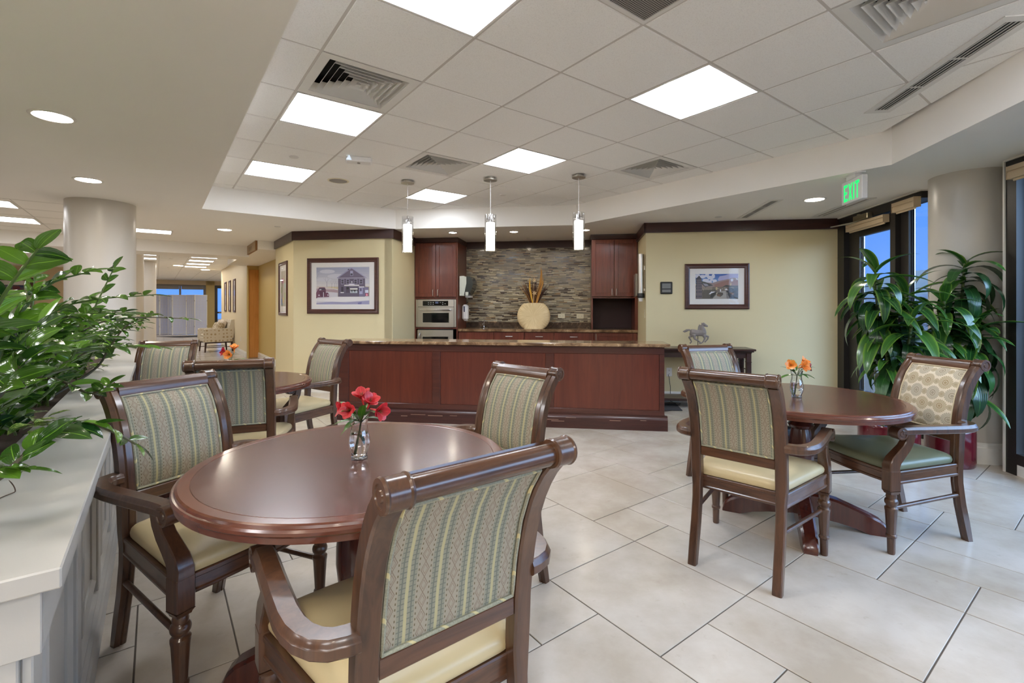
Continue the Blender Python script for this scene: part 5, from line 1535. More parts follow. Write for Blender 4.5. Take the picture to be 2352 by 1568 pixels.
# ------------------------------------------------------------------ dining chairs
def backcurve(z):
    """y of the centre of the back post at height z"""
    pts = [(0, -.066), (.1, -.045), (.2, -.022), (.32, -.004), (.45, .0), (.58, -.006), (.68, -.018), (.78, -.040), (.86, -.072), (.92, -.112), (.945, -.138)]
    for (z0, y0), (z1, y1) in zip(pts, pts[1:]):
        if z <= z1:
            t_ = (z - z0) / (z1 - z0); return y0 + (y1 - y0) * t_
    return pts[-1][1]
def make_chair(fab, pip, seatm):
    r = thing('dining_chair', 'x', 'chair')
    zs = [0, .05, .1, .15, .2, .26, .32, .38, .45, .52, .58, .64, .70, .75, .80, .84, .88, .91, .935]
    for s in (-1, 1):
        # rear post = rear leg, rolled over at the top
        rings = []
        x0, x1 = s * .168, s * .217
        for z in zs:
            y = backcurve(z)
            dy = (backcurve(min(.945, z + .01)) - backcurve(max(0, z - .01))) / .02
            d = .021 if z < .5 else .0225
            if z < .1: d = .018 + .03 * z
            nrm = Vector((0, 1, -dy)).normalized()
            xa, xb = (s * .170, s * .211) if z < .42 else (x0, x1)
            c = .005
            Pf, Pb = Vector((0, y, z)) + nrm * d, Vector((0, y, z)) - nrm * d
            sx = 1 if xb > xa else -1
            rings.append([Pb + Vector((xa + sx * c, 0, 0)), Pb + Vector((xb - sx * c, 0, 0)), Pb + nrm * c + Vector((xb, 0, 0)), Pf - nrm * c + Vector((xb, 0, 0)),
                          Pf + Vector((xb - sx * .016, 0, 0)), Pf + nrm * -.004 + Vector((xb - sx * .02, 0, 0)), Pf + Vector((xb - sx * .024, 0, 0)), Pf + Vector((xa + sx * c, 0, 0)), Pf - nrm * c + Vector((xa, 0, 0)), Pb + nrm * c + Vector((xa, 0, 0))])
        for rg_ in rings[:1]:
            for p in rg_: p.z = 0
        m = MB(); m.loft(rings)
        # scroll at the head of the post
        Rx = Matrix.Translation((s * .1925, -.150, .955)) @ Matrix.Rotation(pi / 2, 4, 'Y')
        m.lathe([(.031, -.027), (.033, -.022), (.0305, -.018), (.0305, .018), (.033, .022), (.031, .027), (.022, .0272), (.021, .024), (.012, .024), (.010, .027), (.003, .027)] if s > 0 else
                [(.003, -.027), (.010, -.027), (.012, -.024), (.021, -.024), (.022, -.0272), (.031, -.027), (.033, -.022), (.0305, -.018), (.0305, .018), (.033, .022), (.031, .027)], 24, Rx)
        obj('rear_post', m, 'walnut', r, ang=.45)
        # front leg: block and turned, fluted shaft
        m = MB()
        X, Y = s * .2725, .475
        pr = [(.0155, 0), (.0175, .006), (.019, .08), (.019, .084), (.0235, .088), (.0245, .094), (.0235, .10), (.0195, .104), (.0205, .112), (.0265, .218), (.029, .232), (.029, .240), (.0225, .247), (.0225, .252), (.0285, .262), (.030, .272), (.0275, .282), (.022, .288), (.024, .298), (.022, .310), (.020, .312)]
        fl = lambda i, j: (.9 if i % 3 == 0 else 1.0) if 8 <= j <= 9 else 1.0
        m.lathe(pr, 30, Matrix.Translation((X, Y, 0)), mod=fl)
        m.box(X - .029, X + .029, Y - .029, Y + .031, .328, .435, .004); m.loft([[(X - a, Y - a, z), (X + a, Y - a, z), (X + a, Y + a, z), (X - a, Y + a, z)] for a, z in ((.021, .311), (.023, .318), (.029, .328))])
        obj('front_leg', m, 'walnut', r, ang=.5)
        # sweeping arm support
        pts = [(X, Y + .001, .425), (X, .477, .455), (s * .274, .464, .485), (s * .276, .438, .515), (s * .279, .410, .548), (s * .282, .392, .585), (s * .284, .386, .628)]
        m = MB(); m.rail(pts, [.056, .054, .050, .046, .043, .042, .043], [.058, .060, .058, .053, .049, .047, .048], .004, side=(1, 0, 0)); obj('arm_support', m, 'walnut', r, ang=.5)
        # arm: bows out from the post, then runs forward to a scroll
        pts = [(s * .208, -.016, .643), (s * .230, -.014, .643), (s * .256, -.006, .643), (s * .276, .012, .643), (s * .291, .040, .643), (s * .300, .078, .643), (s * .303, .125, .643), (s * .301, .2, .643), (s * .297, .3, .643), (s * .293, .38, .643), (s * .292, .428, .642), (s * .292, .452, .638)]
        m = MB()
        rings = []
        for i, p in enumerate(pts):
            p = Vector(p); tn = (Vector(pts[min(i + 1, len(pts) - 1)]) - Vector(pts[max(i - 1, 0)])).normalized()
            sd = tn.cross(Vector((0, 0, 1))).normalized(); u2 = Vector((0, 0, 1))
            a, b = .028, .0195
            rings.append([p + sd * x + u2 * y for x, y in ((-a + .006, -b), (a - .006, -b), (a, -b + .006), (a, .004), (a - .003, .008), (a - .004, .012), (a - .010, b), (-a + .010, b), (-a + .004, .012), (-a + .003, .008), (-a, .004), (-a, -b + .006))])
        m.loft(rings)
        Rx = Matrix.Translation((s * .292, .4545, .6285)) @ Matrix.Rotation(pi / 2, 4, 'Y')
        m.lathe([(.004, -.027), (.012, -.027), (.014, -.024), (.022, -.024), (.0235, -.0275), (.031, -.027), (.032, -.023), (.032, .023), (.031, .027), (.0235, .0275), (.022, .024), (.014, .024), (.012, .027), (.004, .027)], 24, Rx)
        obj('arm', m, 'walnut', r, ang=.5)
        m = MB(); m.tube([(s * .196, -.012, .255), (s * .262, .455, .232)], .0105, 12); obj('stretcher', m, 'walnut', r)
    # rolled top rail
    m = MB(); Rx = Matrix.Translation((0, -.148, .953)) @ Matrix.Rotation(pi / 2, 4, 'Y')
    m.lathe([(.0245, -.167), (.0245, .167)], 24, Rx)
    m.loft([[(x, y, z) for y, z in ((-.128, .978), (-.112, .966), (-.104, .948), (-.105, .922), (-.125, .925), (-.14, .94))] for x in (-.169, .169)])
    obj('top_rail', m, 'walnut_x', r, ang=.5)
    m = MB(); y = backcurve(.555)
    m.box(-.170, .170, y - .015, y + .015, .536, .582, .004); obj('cross_rail', m, 'walnut_x', r)
    # upholstered back
    NX, NZ = 12, 16
    def pan(x, t_, side):
        z = .584 + (.925 - .584) * t_
        yc = backcurve(z)
        dy = (backcurve(min(.945, z + .01)) - backcurve(z - .01)) / .02
        n = Vector((0, 1, -dy)).normalized()
        bul = (1 - abs(x / .1665) ** 4) * (1 - abs(2 * t_ - 1) ** 6)
        return Vector((x, yc, z)) + n * ((.008 + .022 * bul) if side > 0 else -(.010 + .004 * bul))
    m = MB()
    arc = [0]
    for k in range(1, NZ + 1): arc.append(arc[-1] + (pan(0, k / NZ, -1) - pan(0, (k - 1) / NZ, -1)).length)
    for side in (1, -1):
        V = [pan(-.1665 + .333 * i / NX, k / NZ, side) for k in range(NZ + 1) for i in range(NX + 1)]
        U = [(-.1665 + .333 * i / NX, arc[k]) for k in range(NZ + 1) for i in range(NX + 1)]
        m.add(V, [(k * (NX + 1) + i, k * (NX + 1) + i + 1, (k + 1) * (NX + 1) + i + 1, (k + 1) * (NX + 1) + i) for k in range(NZ) for i in range(NX)], 0, None, U)
    h_ = (NX + 1) * (NZ + 1)
    bd = [i for i in range(NX)] + [NX + k * (NX + 1) for k in range(NZ)] + [NZ * (NX + 1) + NX - i for i in range(NX)] + [(NZ - k) * (NX + 1) for k in range(NZ)]
    m.f += [(bd[i], bd[(i + 1) % len(bd)], h_ + bd[(i + 1) % len(bd)], h_ + bd[i]) for i in range(len(bd))]; m.mi += [0] * len(bd)
    bp = obj('back_panel', m, fab, r, ang=.9)
    for side in (1, -1):
        m = MB()
        off = .004
        path = []
        for i in range(9): path.append(pan(-.1615 + .323 * i / 8, .012, side))
        for k in range(1, 13): path.append(pan(.1615, .012 + .976 * k / 12, side))
        for i in range(1, 9): path.append(pan(.1615 - .323 * i / 8, .988, side))
        for k in range(1, 12): path.append(pan(-.1615, .988 - .976 * k / 12, side))
        m.tube([p + Vector((0, side * .003, 0)) for p in path], .0048, 6, closed=True); obj('piping', m, pip, bp)
    # seat rails
    def srail(p0, p1, bow=0, mt='walnut_x'):
        m = MB()
        p0, p1 = Vector(p0), Vector(p1); n = 7 if bow else 2
        pts = [p0.lerp(p1, k / (n - 1)) + Vector((0, bow * (1 - (2 * k / (n - 1) - 1) ** 2), 0)) for k in range(n)]
        rings = []
        for i, p in enumerate(pts):
            tn = (pts[min(i + 1, n - 1)] - pts[max(i - 1, 0)]).normalized(); sd = tn.cross(Vector((0, 0, 1)))
            rings.append([p + sd * x + Vector((0, 0, z)) for x, z in ((-.012, .362), (.009, .362), (.011, .366), (.011, .372), (.007, .376), (.007, .408), (.011, .412), (.011, .424), (.008, .428), (-.012, .428))])
        m.loft(rings); obj('seat_rail', m, mt, r, ang=.4)
    srail((-.192, .022, 0), (.192, .022, 0)); srail((.262, .475, 0), (-.262, .475, 0), .02)
    srail((.199, .005, 0), (.283, .458, 0), 0, 'walnut_y'); srail((-.283, .458, 0), (-.199, .005, 0), 0, 'walnut_y')
    # cushion
    m = MB(); ol = []
    crn = [(-.200, .015, .045), (.200, .015, .045), (.287, .49, .05), (-.287, .49, .05)]
    for ci in range(4):
        p, pv, nx_ = Vector(crn[ci][:2]), Vector(crn[ci - 1][:2]), Vector(crn[(ci + 1) % 4][:2])
        rr = crn[ci][2]; a = (pv - p).normalized() * rr; b = (nx_ - p).normalized() * rr
        for k in range(7):
            t_ = k / 6; ol.append(p + a * (1 - t_) ** 2 + b * t_ ** 2)
        for k in range(1, 8):
            t_ = k / 8; q0 = p + b; q1 = nx_ + (p - nx_).normalized() * crn[(ci + 1) % 4][2]
            pt = q0.lerp(q1, t_); 
            if ci == 2: pt.y += .018 * (1 - (2 * t_ - 1) ** 2)
            ol.append(pt)
    cen = Vector((0, .265))
    rings = []
    for sc, z in ((.93, .4285), (.985, .430), (1.0, .437), (1.005, .448), (.995, .460), (.965, .469), (.90, .4765), (.75, .484), (.55, .489), (.3, .491), (.05, .4915)):
        rings.append([(cen.x + (p.x - cen.x) * sc, cen.y + (p.y - cen.y) * sc, z) for p in ol])
    m.loft(rings); obj('seat', m, seatm, r, ang=.9)
    return r
chA = make_chair('stripe', 'piping', 'seat_cream')
chB = make_chair('medal', 'piping_cream', 'seat_green')
chC = make_chair('stripe', 'piping', 'seat_blue')
def place(o, x, y, deg, label, group):
    o.location = (x, y, 0); o.rotation_euler = (0, 0, radians(deg - 90)); o['label'] = label; o['group'] = group
CH = [((-.148, 1.056, 127.7), 'striped wooden armchair in front, largest, its back to the camera', 'chairs round the near left table'),
      ((-1.362, 1.947, -25.6), 'striped wooden armchair between the white planter and the near table', 'chairs round the near left table'),
      ((-.05, 2.30, 227), 'striped wooden armchair beyond the near table, before the bar front', 'chairs round the near left table'),
      ((-1.645, 2.792, 112), 'striped wooden armchair showing its back, before the far left table', 'chairs round the far left table'),
      ((-2.98, 4.03, -72), 'striped wooden armchair at the planter end, facing out from the far left table', 'chairs round the far left table'),
      ((-1.74, 4.24, 236), 'striped wooden armchair at the left end of the bar', 'chairs round the far left table'),
      ((1.065, 2.287, 47.3), 'striped wooden armchair showing its back and cream seat at the right table', 'chairs round the right table')]
for n, ((x, y, d), lb, g) in enumerate(CH):
    place(chA if n == 0 else dup(chA), x, y, d, lb, g)
place(chC, 1.515, 3.58, -78, 'striped armchair with a slate blue seat behind the right table', 'chairs round the right table')
place(chB, 2.383, 2.789, 186.6, 'wooden armchair with medallion back and olive green seat by the potted plants', 'chairs round the right table')

# ------------------------------------------------------------------ pedestal tables
def make_table():
    r = thing('dining_table', 'x', 'table')
    R = .533; zt = .745
    m = MB(); m.lathe([(R - .048, zt - .001), (R - .05, zt), (0.001, zt)], 96, cap=False); obj('top_inlay', m, 'table', r, ang=None)
    m = MB(); m.lathe([(R - .0482, zt - .0006), (R - .047, zt), (R - .018, zt), (R - .012, zt - .003), (R - .009, zt - .009), (R - .004, zt - .010), (R, zt - .016), (R, zt - .024), (R - .004, zt - .029), (R - .007, zt - .030), (R - .007, zt - .046), (R - .02, zt - .048), (.05, zt - .048)], 96, cap=False); obj('top_rim', m, 'table_rim', r, ang=.4)
    m = MB(); m.lathe([(.17, zt - .0481), (.17, zt - .066), (.15, zt - .07), (.07, zt - .072)], 40); obj('mounting_plate', m, 'pedestal', r, ang=.4)
    m = MB()
    m.lathe([(.058, .674), (.062, .66), (.058, .645), (.062, .635), (.058, .62), (.05, .605), (.062, .59), (.07, .578), (.062, .565), (.048, .555), (.052, .54), (.060, .50), (.066, .44), (.067, .38), (.060, .32), (.052, .30), (.052, .29), (.064, .282), (.068, .272), (.062, .262), (.052, .255), (.058, .24), (.062, .2), (.062, .09)], 40)
    obj('column', m, 'pedestal', r, ang=.5)
    for k in range(4):
        Rm = Matrix.Rotation(k * pi / 2, 4, 'Z')
        rings = []
        for x, zt_, zb, w in ((.03, .185, .06, .042), (.10, .182, .05, .042), (.18, .165, .04, .040), (.26, .135, .024, .039), (.33, .108, .0, .038), (.38, .085, 0, .037), (.41, .058, 0, .035), (.425, .028, 0, .033), (.428, .01, 0, .03)):
            c = min(.012, (zt_ - zb) * .3)
            rings.append([Rm @ Vector(p) for p in ((x, -w, zb), (x, w, zb), (x, w, zt_ - c), (x, w - c, zt_ - .001), (x, -w + c, zt_ - .001), (x, -w, zt_ - c))])
        m = MB(); m.loft(rings); obj('foot', m, 'pedestal', r, ang=.5)
    return r
tb = make_table()
TBL = [((-.562, 1.68, 10), 'round dark wood table in the foreground with red flowers on it'),
       ((-2.03, 3.40, 30), 'round wood table farther back on the left, among striped chairs'),
       ((1.70, 2.84, -24.8), 'round dark wood table on the right with orange flowers on it')]
for n, ((x, y, d), lb) in enumerate(TBL):
    o = tb if n == 0 else dup(tb); o.location = (x, y, 0); o.rotation_euler = (0, 0, radians(d)); o['label'] = lb; o['group'] = 'round pedestal tables'

# ------------------------------------------------------------------ bud vases and alstroemeria
def make_vase():
    r = thing('bud_vase', 'x', 'vase', group='glass bud vases on the tables')
    o = [(.024, 0), (.0275, .002), (.0275, .008), (.0262, .014), (.028, .022), (.0335, .038), (.036, .055), (.0355, .072), (.031, .092), (.0275, .108), (.027, .122), (.029, .140), (.0325, .158)]
    i = [(a - .0022, b) for a, b in o[:3:-1]] + [(.024, .014), (.0, .012)]
    i[0] = (.0307, .158)
    m = MB(); m.lathe([(0.0, 0)] + o + i, 40, cap=False); obj('glass_body', m, 'vase', r, ang=.8)
    m = MB(); w = [(0, .0122), (.0238, .0142), (.0256, .022), (.0311, .038), (.0336, .055), (.0331, .072), (.0296, .088), (0, .088)]
    m.lathe(w, 32, cap=False); obj('water', m, 'water', r, ang=.8)
    return r
PET = MB()
V, Fc, U = [], [], []
for k in range(6):
    t_ = k / 5
    w = (.08 + .52 * sin(pi * min(1, (t_ * .86 + .06) ** 1.25)) ** .8) * (1 if t_ < .95 else .6)
    z = .22 * t_ ** .7 + .05 * t_ - .45 * max(0, t_ - .55)
    for j, y in enumerate((-1, -.5, 0, .5, 1)):
        V.append((t_, y * w * .6, z + .07 * y * y * (1 - t_ * .8))); U.append((t_, y))
for k in range(5):
    for j in range(4): Fc.append((k * 5 + j, k * 5 + j + 1, (k + 1) * 5 + j + 1, (k + 1) * 5 + j))
PET.add(V, Fc, 0, None, U)
def petal_mesh(mat):
    o = obj('petal', PET, mat, None, ang=1.2, fix=False); me = o.data; bpy.data.objects.remove(o); return me
PM = {k: petal_mesh(k) for k in ('petal_red', 'petal_org', 'petal_mag')}
LEAF = {}
def leaf_mesh(key, mat, w, droop, fold, nseg=7, wave=0, tip=1.0):
    V, Fc, U = [], [], []
    x = z = 0.0; a = 0.0
    for k in range(nseg + 1):
        t_ = k / nseg
        ww = w * (sin(pi * (t_ * .93 + .045) ** tip) ** .75)
        if k == nseg: ww = .004
        for y in (-1, -.5, 0, .5, 1):
            V.append((x, y * ww, z + abs(y) * ww * fold + wave * sin(t_ * 9 + y) * ww)); U.append((t_, y))
        a = -droop * (k + 1) / nseg
        x += cos(a) / nseg; z += sin(a) / nseg
    for k in range(nseg):
        for j in range(4): Fc.append((k * 5 + j, k * 5 + j + 1, (k + 1) * 5 + j + 1, (k + 1) * 5 + j))
    m = MB(); m.add(V, Fc, 0, None, U)
    o = obj('leaf', m, mat, None, ang=1.2, fix=False); LEAF[key] = o.data; bpy.data.objects.remove(o)
    return LEAF[key]
def aim(pos, d, up, scale):
    d = Vector(d).normalized(); up = Vector(up)
    y = up.cross(d)
    if y.length < 1e-4: y = Vector((0, 1, 0)).cross(d)
    y.normalize(); z = d.cross(y)
    R = Matrix((d, y, z)).transposed().to_4x4()
    return Matrix.Translation(pos) @ R @ Matrix.Diagonal((scale, scale, scale, 1))
leaf_mesh('fl', 'leaf_green', .14, .9, .25)
def flower(par, pos, d, mat, size, roll=0):
    d = Vector(d).normalized()
    m = MB(); m.tube([Vector(pos) - d * .030, Vector(pos) - d * .012, Vector(pos)], [.0018, .0035, .0045], 8)
    f = obj('flower', m, mat, par)
    a = d.orthogonal().normalized(); b = d.cross(a)
    for k in range(6):
        an = roll + 2 * pi * k / 6
        rad = a * cos(an) + b * sin(an)
        op = .95 if k % 2 else 1.3
        dd = d * 1.0 + rad * op
        inst('petal', PM[mat], f, mat4=aim(Vector(pos) - d * .004, dd, -(rad - d * op), size * (1 if k % 2 else .92)))
    m = MB()
    for k in range(4):
        an = 1.6 * k; rad = a * cos(an) + b * sin(an); m.tube([Vector(pos), Vector(pos) + d * .025 + rad * .005], .0007, 4)
    obj('stamens', m, 'stem', f)
    return f
def bouquet(label, x, y, rz, fl, lv, zb=.745):
    r = thing('alstroemeria_stem', label, 'flowers', (x, y, zb), rz, 'alstroemeria stems in the bud vases')
    m = MB(); m.tube([(-.012, 0, .016), (-.004, .0, .07), (.004, .002, .125)], [.0035, .0032, .003], 8)
    for (p, d, mt, s, rl) in fl:
        m.tube([(.004, .002, .123), Vector((.004, .002, .123)).lerp(Vector(p), .5) + Vector((0, 0, .01)), Vector(p) - Vector(d).normalized() * .028], [.0018, .0016, .0015], 6)
    obj('stem', m, 'stem', r)
    for (p, d, mt, s, rl) in fl: flower(r, p, d, mt, s, rl)
    for (p, d, s) in lv: inst('leaf', LEAF['fl'], r, mat4=aim(p, d, (0, 0, 1), s))
    return r
VZ = [(-.547, 1.671, 'glass bud vase holding the red flowers on the foreground table'),
      (-2.05, 3.42, 'glass bud vase on the far left table, hidden behind a chair back'),
      (1.652, 2.80, 'glass bud vase holding the orange flowers on the right table')]
vs = make_vase()
for n, (x, y, lb) in enumerate(VZ):
    o = vs if n == 0 else dup(vs); o.location = (x, y, .745); o['label'] = lb
bouquet('stem of red alstroemeria flowers in the foreground vase', -.547, 1.671, 0,
        [((-.046, -.01, .176), (-.8, -.4, .1), 'petal_red', 0.045, .2), ((-.020, -.03, .176), (-.2, -.8, .15), 'petal_red', 0.045, .5), ((.010, .0, .208), (-.1, -.3, 1), 'petal_red', 0.050, .1),
         ((.038, -.01, .194), (.35, -.4, .7), 'petal_red', 0.047, .7), ((.066, -.02, .172), (.9, -.5, -.1), 'petal_red', 0.050, .3)],
        [((.004, .002, .125), (-.4, .2, .5), .085), ((.004, .002, .125), (-.75, -.1, .35), .10), ((.005, .0, .13), (.1, -.2, 1), .095), ((.004, 0, .128), (.6, -.1, .5), .075), ((.004, 0, .125), (-.8, -.3, -.05), .085), ((-.002, -.004, .085), (.6, -.4, -.2), .045), ((.01, .01, .16), (.4, .3, 1), .08), ((.02, .0, .15), (.5, -.5, .7), .08), ((-.01, .0, .15), (-.3, -.6, .8), .08), ((-.02, .01, .15), (-.6, .3, 1), .09), ((.0, -.01, .14), (-.5, -.8, .1), .07)])
bouquet('stem of orange and crimson alstroemeria flowers in the right vase', 1.652, 2.80, .2,
        [((-.046, -.01, .188), (-.6, -.6, .3), 'petal_org', 0.047, .2), ((.008, -.03, .182), (.1, -.9, .3), 'petal_org', 0.050, .5), ((.030, -.01, .200), (.3, -.5, .6), 'petal_org', 0.047, .1), ((.062, .0, .174), (.8, -.3, .1), 'petal_mag', 0.039, .4)],
        [((.004, .002, .125), (-1, .1, .35), .12), ((.004, .002, .125), (-.5, .2, .9), .11), ((.004, .0, .125), (.95, -.2, .35), .11), ((.004, 0, .125), (.3, -.5, .4), .08), ((.004, 0, .125), (-.3, -.6, .4), .07), ((.01, .01, .16), (.1, .4, 1), .09), ((.02, .0, .15), (.6, -.4, .8), .09), ((-.02, .0, .15), (-.4, -.6, .6), .09), ((.0, -.01, .14), (.2, -.9, .2), .07)])
bouquet('stem of crimson and orange alstroemeria flowers on the far left table', -2.05, 3.42, -.4,
        [((-.035, -.01, .205), (-.5, -.5, .5), 'petal_mag', 0.047, .2), ((-.015, -.02, .20), (-.2, -.8, .4), 'petal_red', 0.045, .5), ((.03, -.02, .19), (.3, -.9, .1), 'petal_org', 0.050, .1), ((.045, .0, .228), (.3, -.2, 1), 'petal_org', 0.047, .7)],
        [((.004, .002, .125), (-1, .0, .15), .11), ((.004, .002, .125), (.8, .2, .8), .13), ((.004, .0, .125), (.95, -.1, .55), .12), ((.004, 0, .125), (.4, -.5, .1), .08), ((.004, 0, .125), (-.3, -.6, .2), .07)])

# ------------------------------------------------------------------ white planter wall (tile frame)
ZL = .81
plr = thing('planter_wall', 'long white panelled planter wall with a broad ledge on the left', 'planter', (0, 0, 0), TH)
Q0, Q1, PE = 1.17, 6.50, -.135
m = MB(); m.box(PE - .25, PE, Q0, Q1, ZL - .038, ZL, .003); m.box(-1.15, -.80, Q0, Q1, ZL - .038, ZL, .003); m.box(-.7999, PE - .2501, Q0, Q0 + .28, ZL - .038, ZL, .003); m.box(-.7999, PE - .2501, Q1 - .2, Q1, ZL - .038, ZL, .003)
obj('ledge', m, 'planter', plr)
m = MB(); m.box(-1.09, PE - .03, Q0 + .03, Q0 + .05, ZL - .16, ZL - .0385, .002); m.box(PE - .05, PE - .03, Q0 + .0501, Q1, ZL - .16, ZL - .0385, .002); obj('apron', m, 'planter', plr)
m = MB(); m.box(-1.06, -1.04, Q0 + .06, Q1, 0, ZL - .16); m.box(PE - .08, PE - .062, Q0 + .06, Q1, 0, ZL - .04); m.box(-1.0399, PE - .0801, Q0 + .06, Q0 + .08, 0, ZL - .04); obj('core_wall', m, 'planter', plr, ang=None)
m = MB(); m.box(-.80, -.385, Q0 + .28, Q1 - .2, ZL - .12, ZL - .055); obj('soil', m, 'soil', plr, ang=None)
m = MB(); m.box(-.81, -.80, Q0 + .28, Q1 - .2, ZL - .25, ZL - .0385); m.box(PE - .251, PE - .2505, Q0 + .28, Q1 - .2, ZL - .25, ZL - .039); obj('trough_side', m, 'planter', plr, ang=None)
# framed panels on the room side
q = Q0 + .06; n = 0
pw = .62
while q < Q1 - .1:
    q1 = min(q + pw, Q1)
    m = MB()
    m.box(PE - .062, PE - .045, q, q + .09, .165, ZL - .16, .003)
    obj('stile', m, 'planter', plr)
    if q1 - q > .3:
        m = MB()
        y0, y1, z0, z1, w = q + .16, q1 - .07, .23, ZL - .2, .03
        prof = [(0, 0), (.012, .004), (.016, .012), (.006, w), (0, w)]
        m.loft([[(PE - .062 + d, y + sy * i, z + sz * i) for d, i in [(a, b) for a, b in prof]] for y, z, sy, sz in ((y0, z0, 1, 1), (y1, z0, -1, 1), (y1, z1, -1, -1), (y0, z1, 1, -1))], closed=True)
        obj('panel_moulding', m, 'planter', plr, ang=.4)
    q = q1
m = MB(); m.box(-1.06, -.30, Q0 + .045, Q0 + .061, .165, .25, .003); m.box(-.31, PE - .062, Q0 + .045, Q0 + .061, .25, ZL - .16, .003); obj('end_rail', m, 'planter', plr)
m = MB(); pr = [(0, 0), (.03, 0), (.03, .10), (.024, .112), (.024, .126), (.014, .14), (.014, .15), (0, .165)]
m.loft([[(PE - .062 + a, y, z) for a, z in pr] for y in (Q0 + .03, Q1)])
m.loft([[(x, Q0 + .06 - a, z) for a, z in pr] for x in (-1.06, PE - .032)])
obj('base_moulding', m, 'planter', plr, ang=.4)

# ------------------------------------------------------------------ zz plants
ZL_KEYS = []
for k in range(6):
    ZL_KEYS.append(leaf_mesh('zz%d' % k, 'zz', (.22, .24, .26, .21, .28, .25)[k], (.35, .6, .9, .1, .5, 1.2)[k], (.25, .4, .3, .5, .15, .35)[k], 7, (0, .05, .1, 0, .08, .03)[k], .85))
rz_ = random.Random(11)
def zz_stem(plant, pts, leaf, pairs, start=.25, thick=.0065, dark=False):
    P_ = [Vector(p) for p in pts]
    # smooth the control points
    pts = []
    N = 14
    for k in range(N + 1):
        t_ = k / N * (len(P_) - 1); i = min(int(t_), len(P_) - 2); f = t_ - i
        p0, p1, p2, p3 = P_[max(i - 1, 0)], P_[i], P_[i + 1], P_[min(i + 2, len(P_) - 1)]
        pts.append(.5 * ((2 * p1) + (p2 - p0) * f + (2 * p0 - 5 * p1 + 4 * p2 - p3) * f * f + (3 * p1 - p0 - 3 * p2 + p3) * f ** 3))
    m = MB(); m.tube(pts, [thick * (1 - .72 * k / N) for k in range(N + 1)], 7)
    st = obj('stem', m, 'stem_dk' if dark else 'stem', plant)
    for k in range(pairs):
        t_ = start + (1 - start) * (k + .5) / pairs
        x = t_ * N; i = min(int(x), N - 1)
        pos = pts[i].lerp(pts[i + 1], x - i); T = (pts[i + 1] - pts[i]).normalized()
        S_ = T.cross(Vector((0, 0, 1)))
        if S_.length < .1: S_ = Vector((1, 0, 0))
        S_.normalize(); U_ = S_.cross(T)
        sc = leaf * (.62 + .5 * sin(pi * min(1, .15 + t_ * .85))) * rz_.uniform(.85, 1.12)
        for s in (-1, 1):
            if rz_.random() < .04: continue
            d = T * rz_.uniform(.35, .75) + S_ * s * rz_.uniform(.7, 1.0) + U_ * rz_.uniform(.0, .55)
            inst('leaf', ZL_KEYS[rz_.randrange(6)], st, mat4=aim(pos + T * s * .004, d, U_ + S_ * rz_.uniform(-.4, .4), sc))
    inst('leaf', ZL_KEYS[0], st, mat4=aim(pts[-1], pts[-1] - pts[-2], Vector((0, 0, 1)), leaf * .8))
def zz_plant(label, q0, n, seed, extra=(), p0=-.54, hmin=.45, hmax=.72, leaf=.085):
    base = F(p0, q0, ZL - .06)
    pl = thing('zz_plant', label, 'plant', base, 0, 'zz plants in the planter')
    g = random.Random(seed)
    for k in range(9):                       # short low shoots at the foot
        az = 2 * pi * k / 9 + g.uniform(-.3, .3) + TH; h = g.uniform(.16, .34); d = Vector((cos(az), sin(az), 0))
        zz_stem(pl, [d * g.uniform(.04, .14), d * (.05 + h * .3) + Vector((0, 0, h * .6)), d * (.05 + h * .8) + Vector((0, 0, h))], leaf * .9, 6, .12, .005)
    for k in range(n):
        az = 2 * pi * k / n + g.uniform(-.3, .3)
        ln = g.uniform(.25, .95); h = g.uniform(hmin, hmax)
        b = Vector((.06 * cos(az), .06 * sin(az), 0))
        d = Vector((cos(az), sin(az), 0))
        reach = h * ln
        pts = [b, b + d * reach * .18 + Vector((0, 0, h * .42)), b + d * reach * .5 + Vector((0, 0, h * (.8 - .12 * ln))), b + d * reach * 1.0 + Vector((0, 0, h * (1.0 - .33 * ln)))]
        zz_stem(pl, pts, leaf * g.uniform(.9, 1.15), g.randint(11, 13), g.uniform(.14, .28), .0065, g.random() < .3)
    for pts, lf, pr, st, dk in extra:
        zz_stem(pl, [Vector(p) - base for p in pts], lf, pr, st, .008, dk)
    return pl
def at(u, v, Y): return ((u - 1184) / 1094.5 * Y, Y, EYE - (v - 704.5) / 1094.5 * Y)
b1 = tuple(F(-.60, 1.75, ZL - .05)); b2 = tuple(F(-.55, 2.15, ZL - .05)); b3 = tuple(F(-.52, 2.9, ZL - .05)); b4 = tuple(F(-.5, 3.5, ZL - .05))
ex1 = [([b1, at(-260, 1190, .88), at(-120, 1120, .9), at(-30, 1085, .93), at(45, 1078, .96)], .085, 7, .35, True),
       ([b1, at(-60, 1130, .95), at(70, 1035, 1.0), at(160, 975, 1.06), at(240, 982, 1.12), at(312, 1020, 1.16)], .075, 9, .3, True),
       ([b1, at(-180, 900, 1.1), at(-60, 790, 1.12), at(20, 660, 1.1), at(88, 570, 1.08)], .10, 7, .4, False),
       ([b1, at(-120, 1000, 1.15), at(-20, 930, 1.15), at(40, 850, 1.2), at(95, 742, 1.25)], .105, 6, .4, True)]
ex2 = [([b2, at(-40, 900, 1.35), at(30, 745, 1.4), at(110, 655, 1.45), at(205, 624, 1.5)], .095, 9, .36, False),
       ([b2, at(10, 900, 1.5), at(120, 870, 1.5), at(210, 905, 1.5), at(255, 880, 1.55)], .07, 7, .4, True)]
ex3 = [([b3, at(130, 880, 2.15), at(180, 790, 2.15), at(218, 705, 2.15), at(262, 615, 2.15)], .085, 10, .35, False),
       ([b3, at(60, 800, 2.2), at(76, 690, 2.25), at(80, 600, 2.25)], .075, 8, .4, False)]
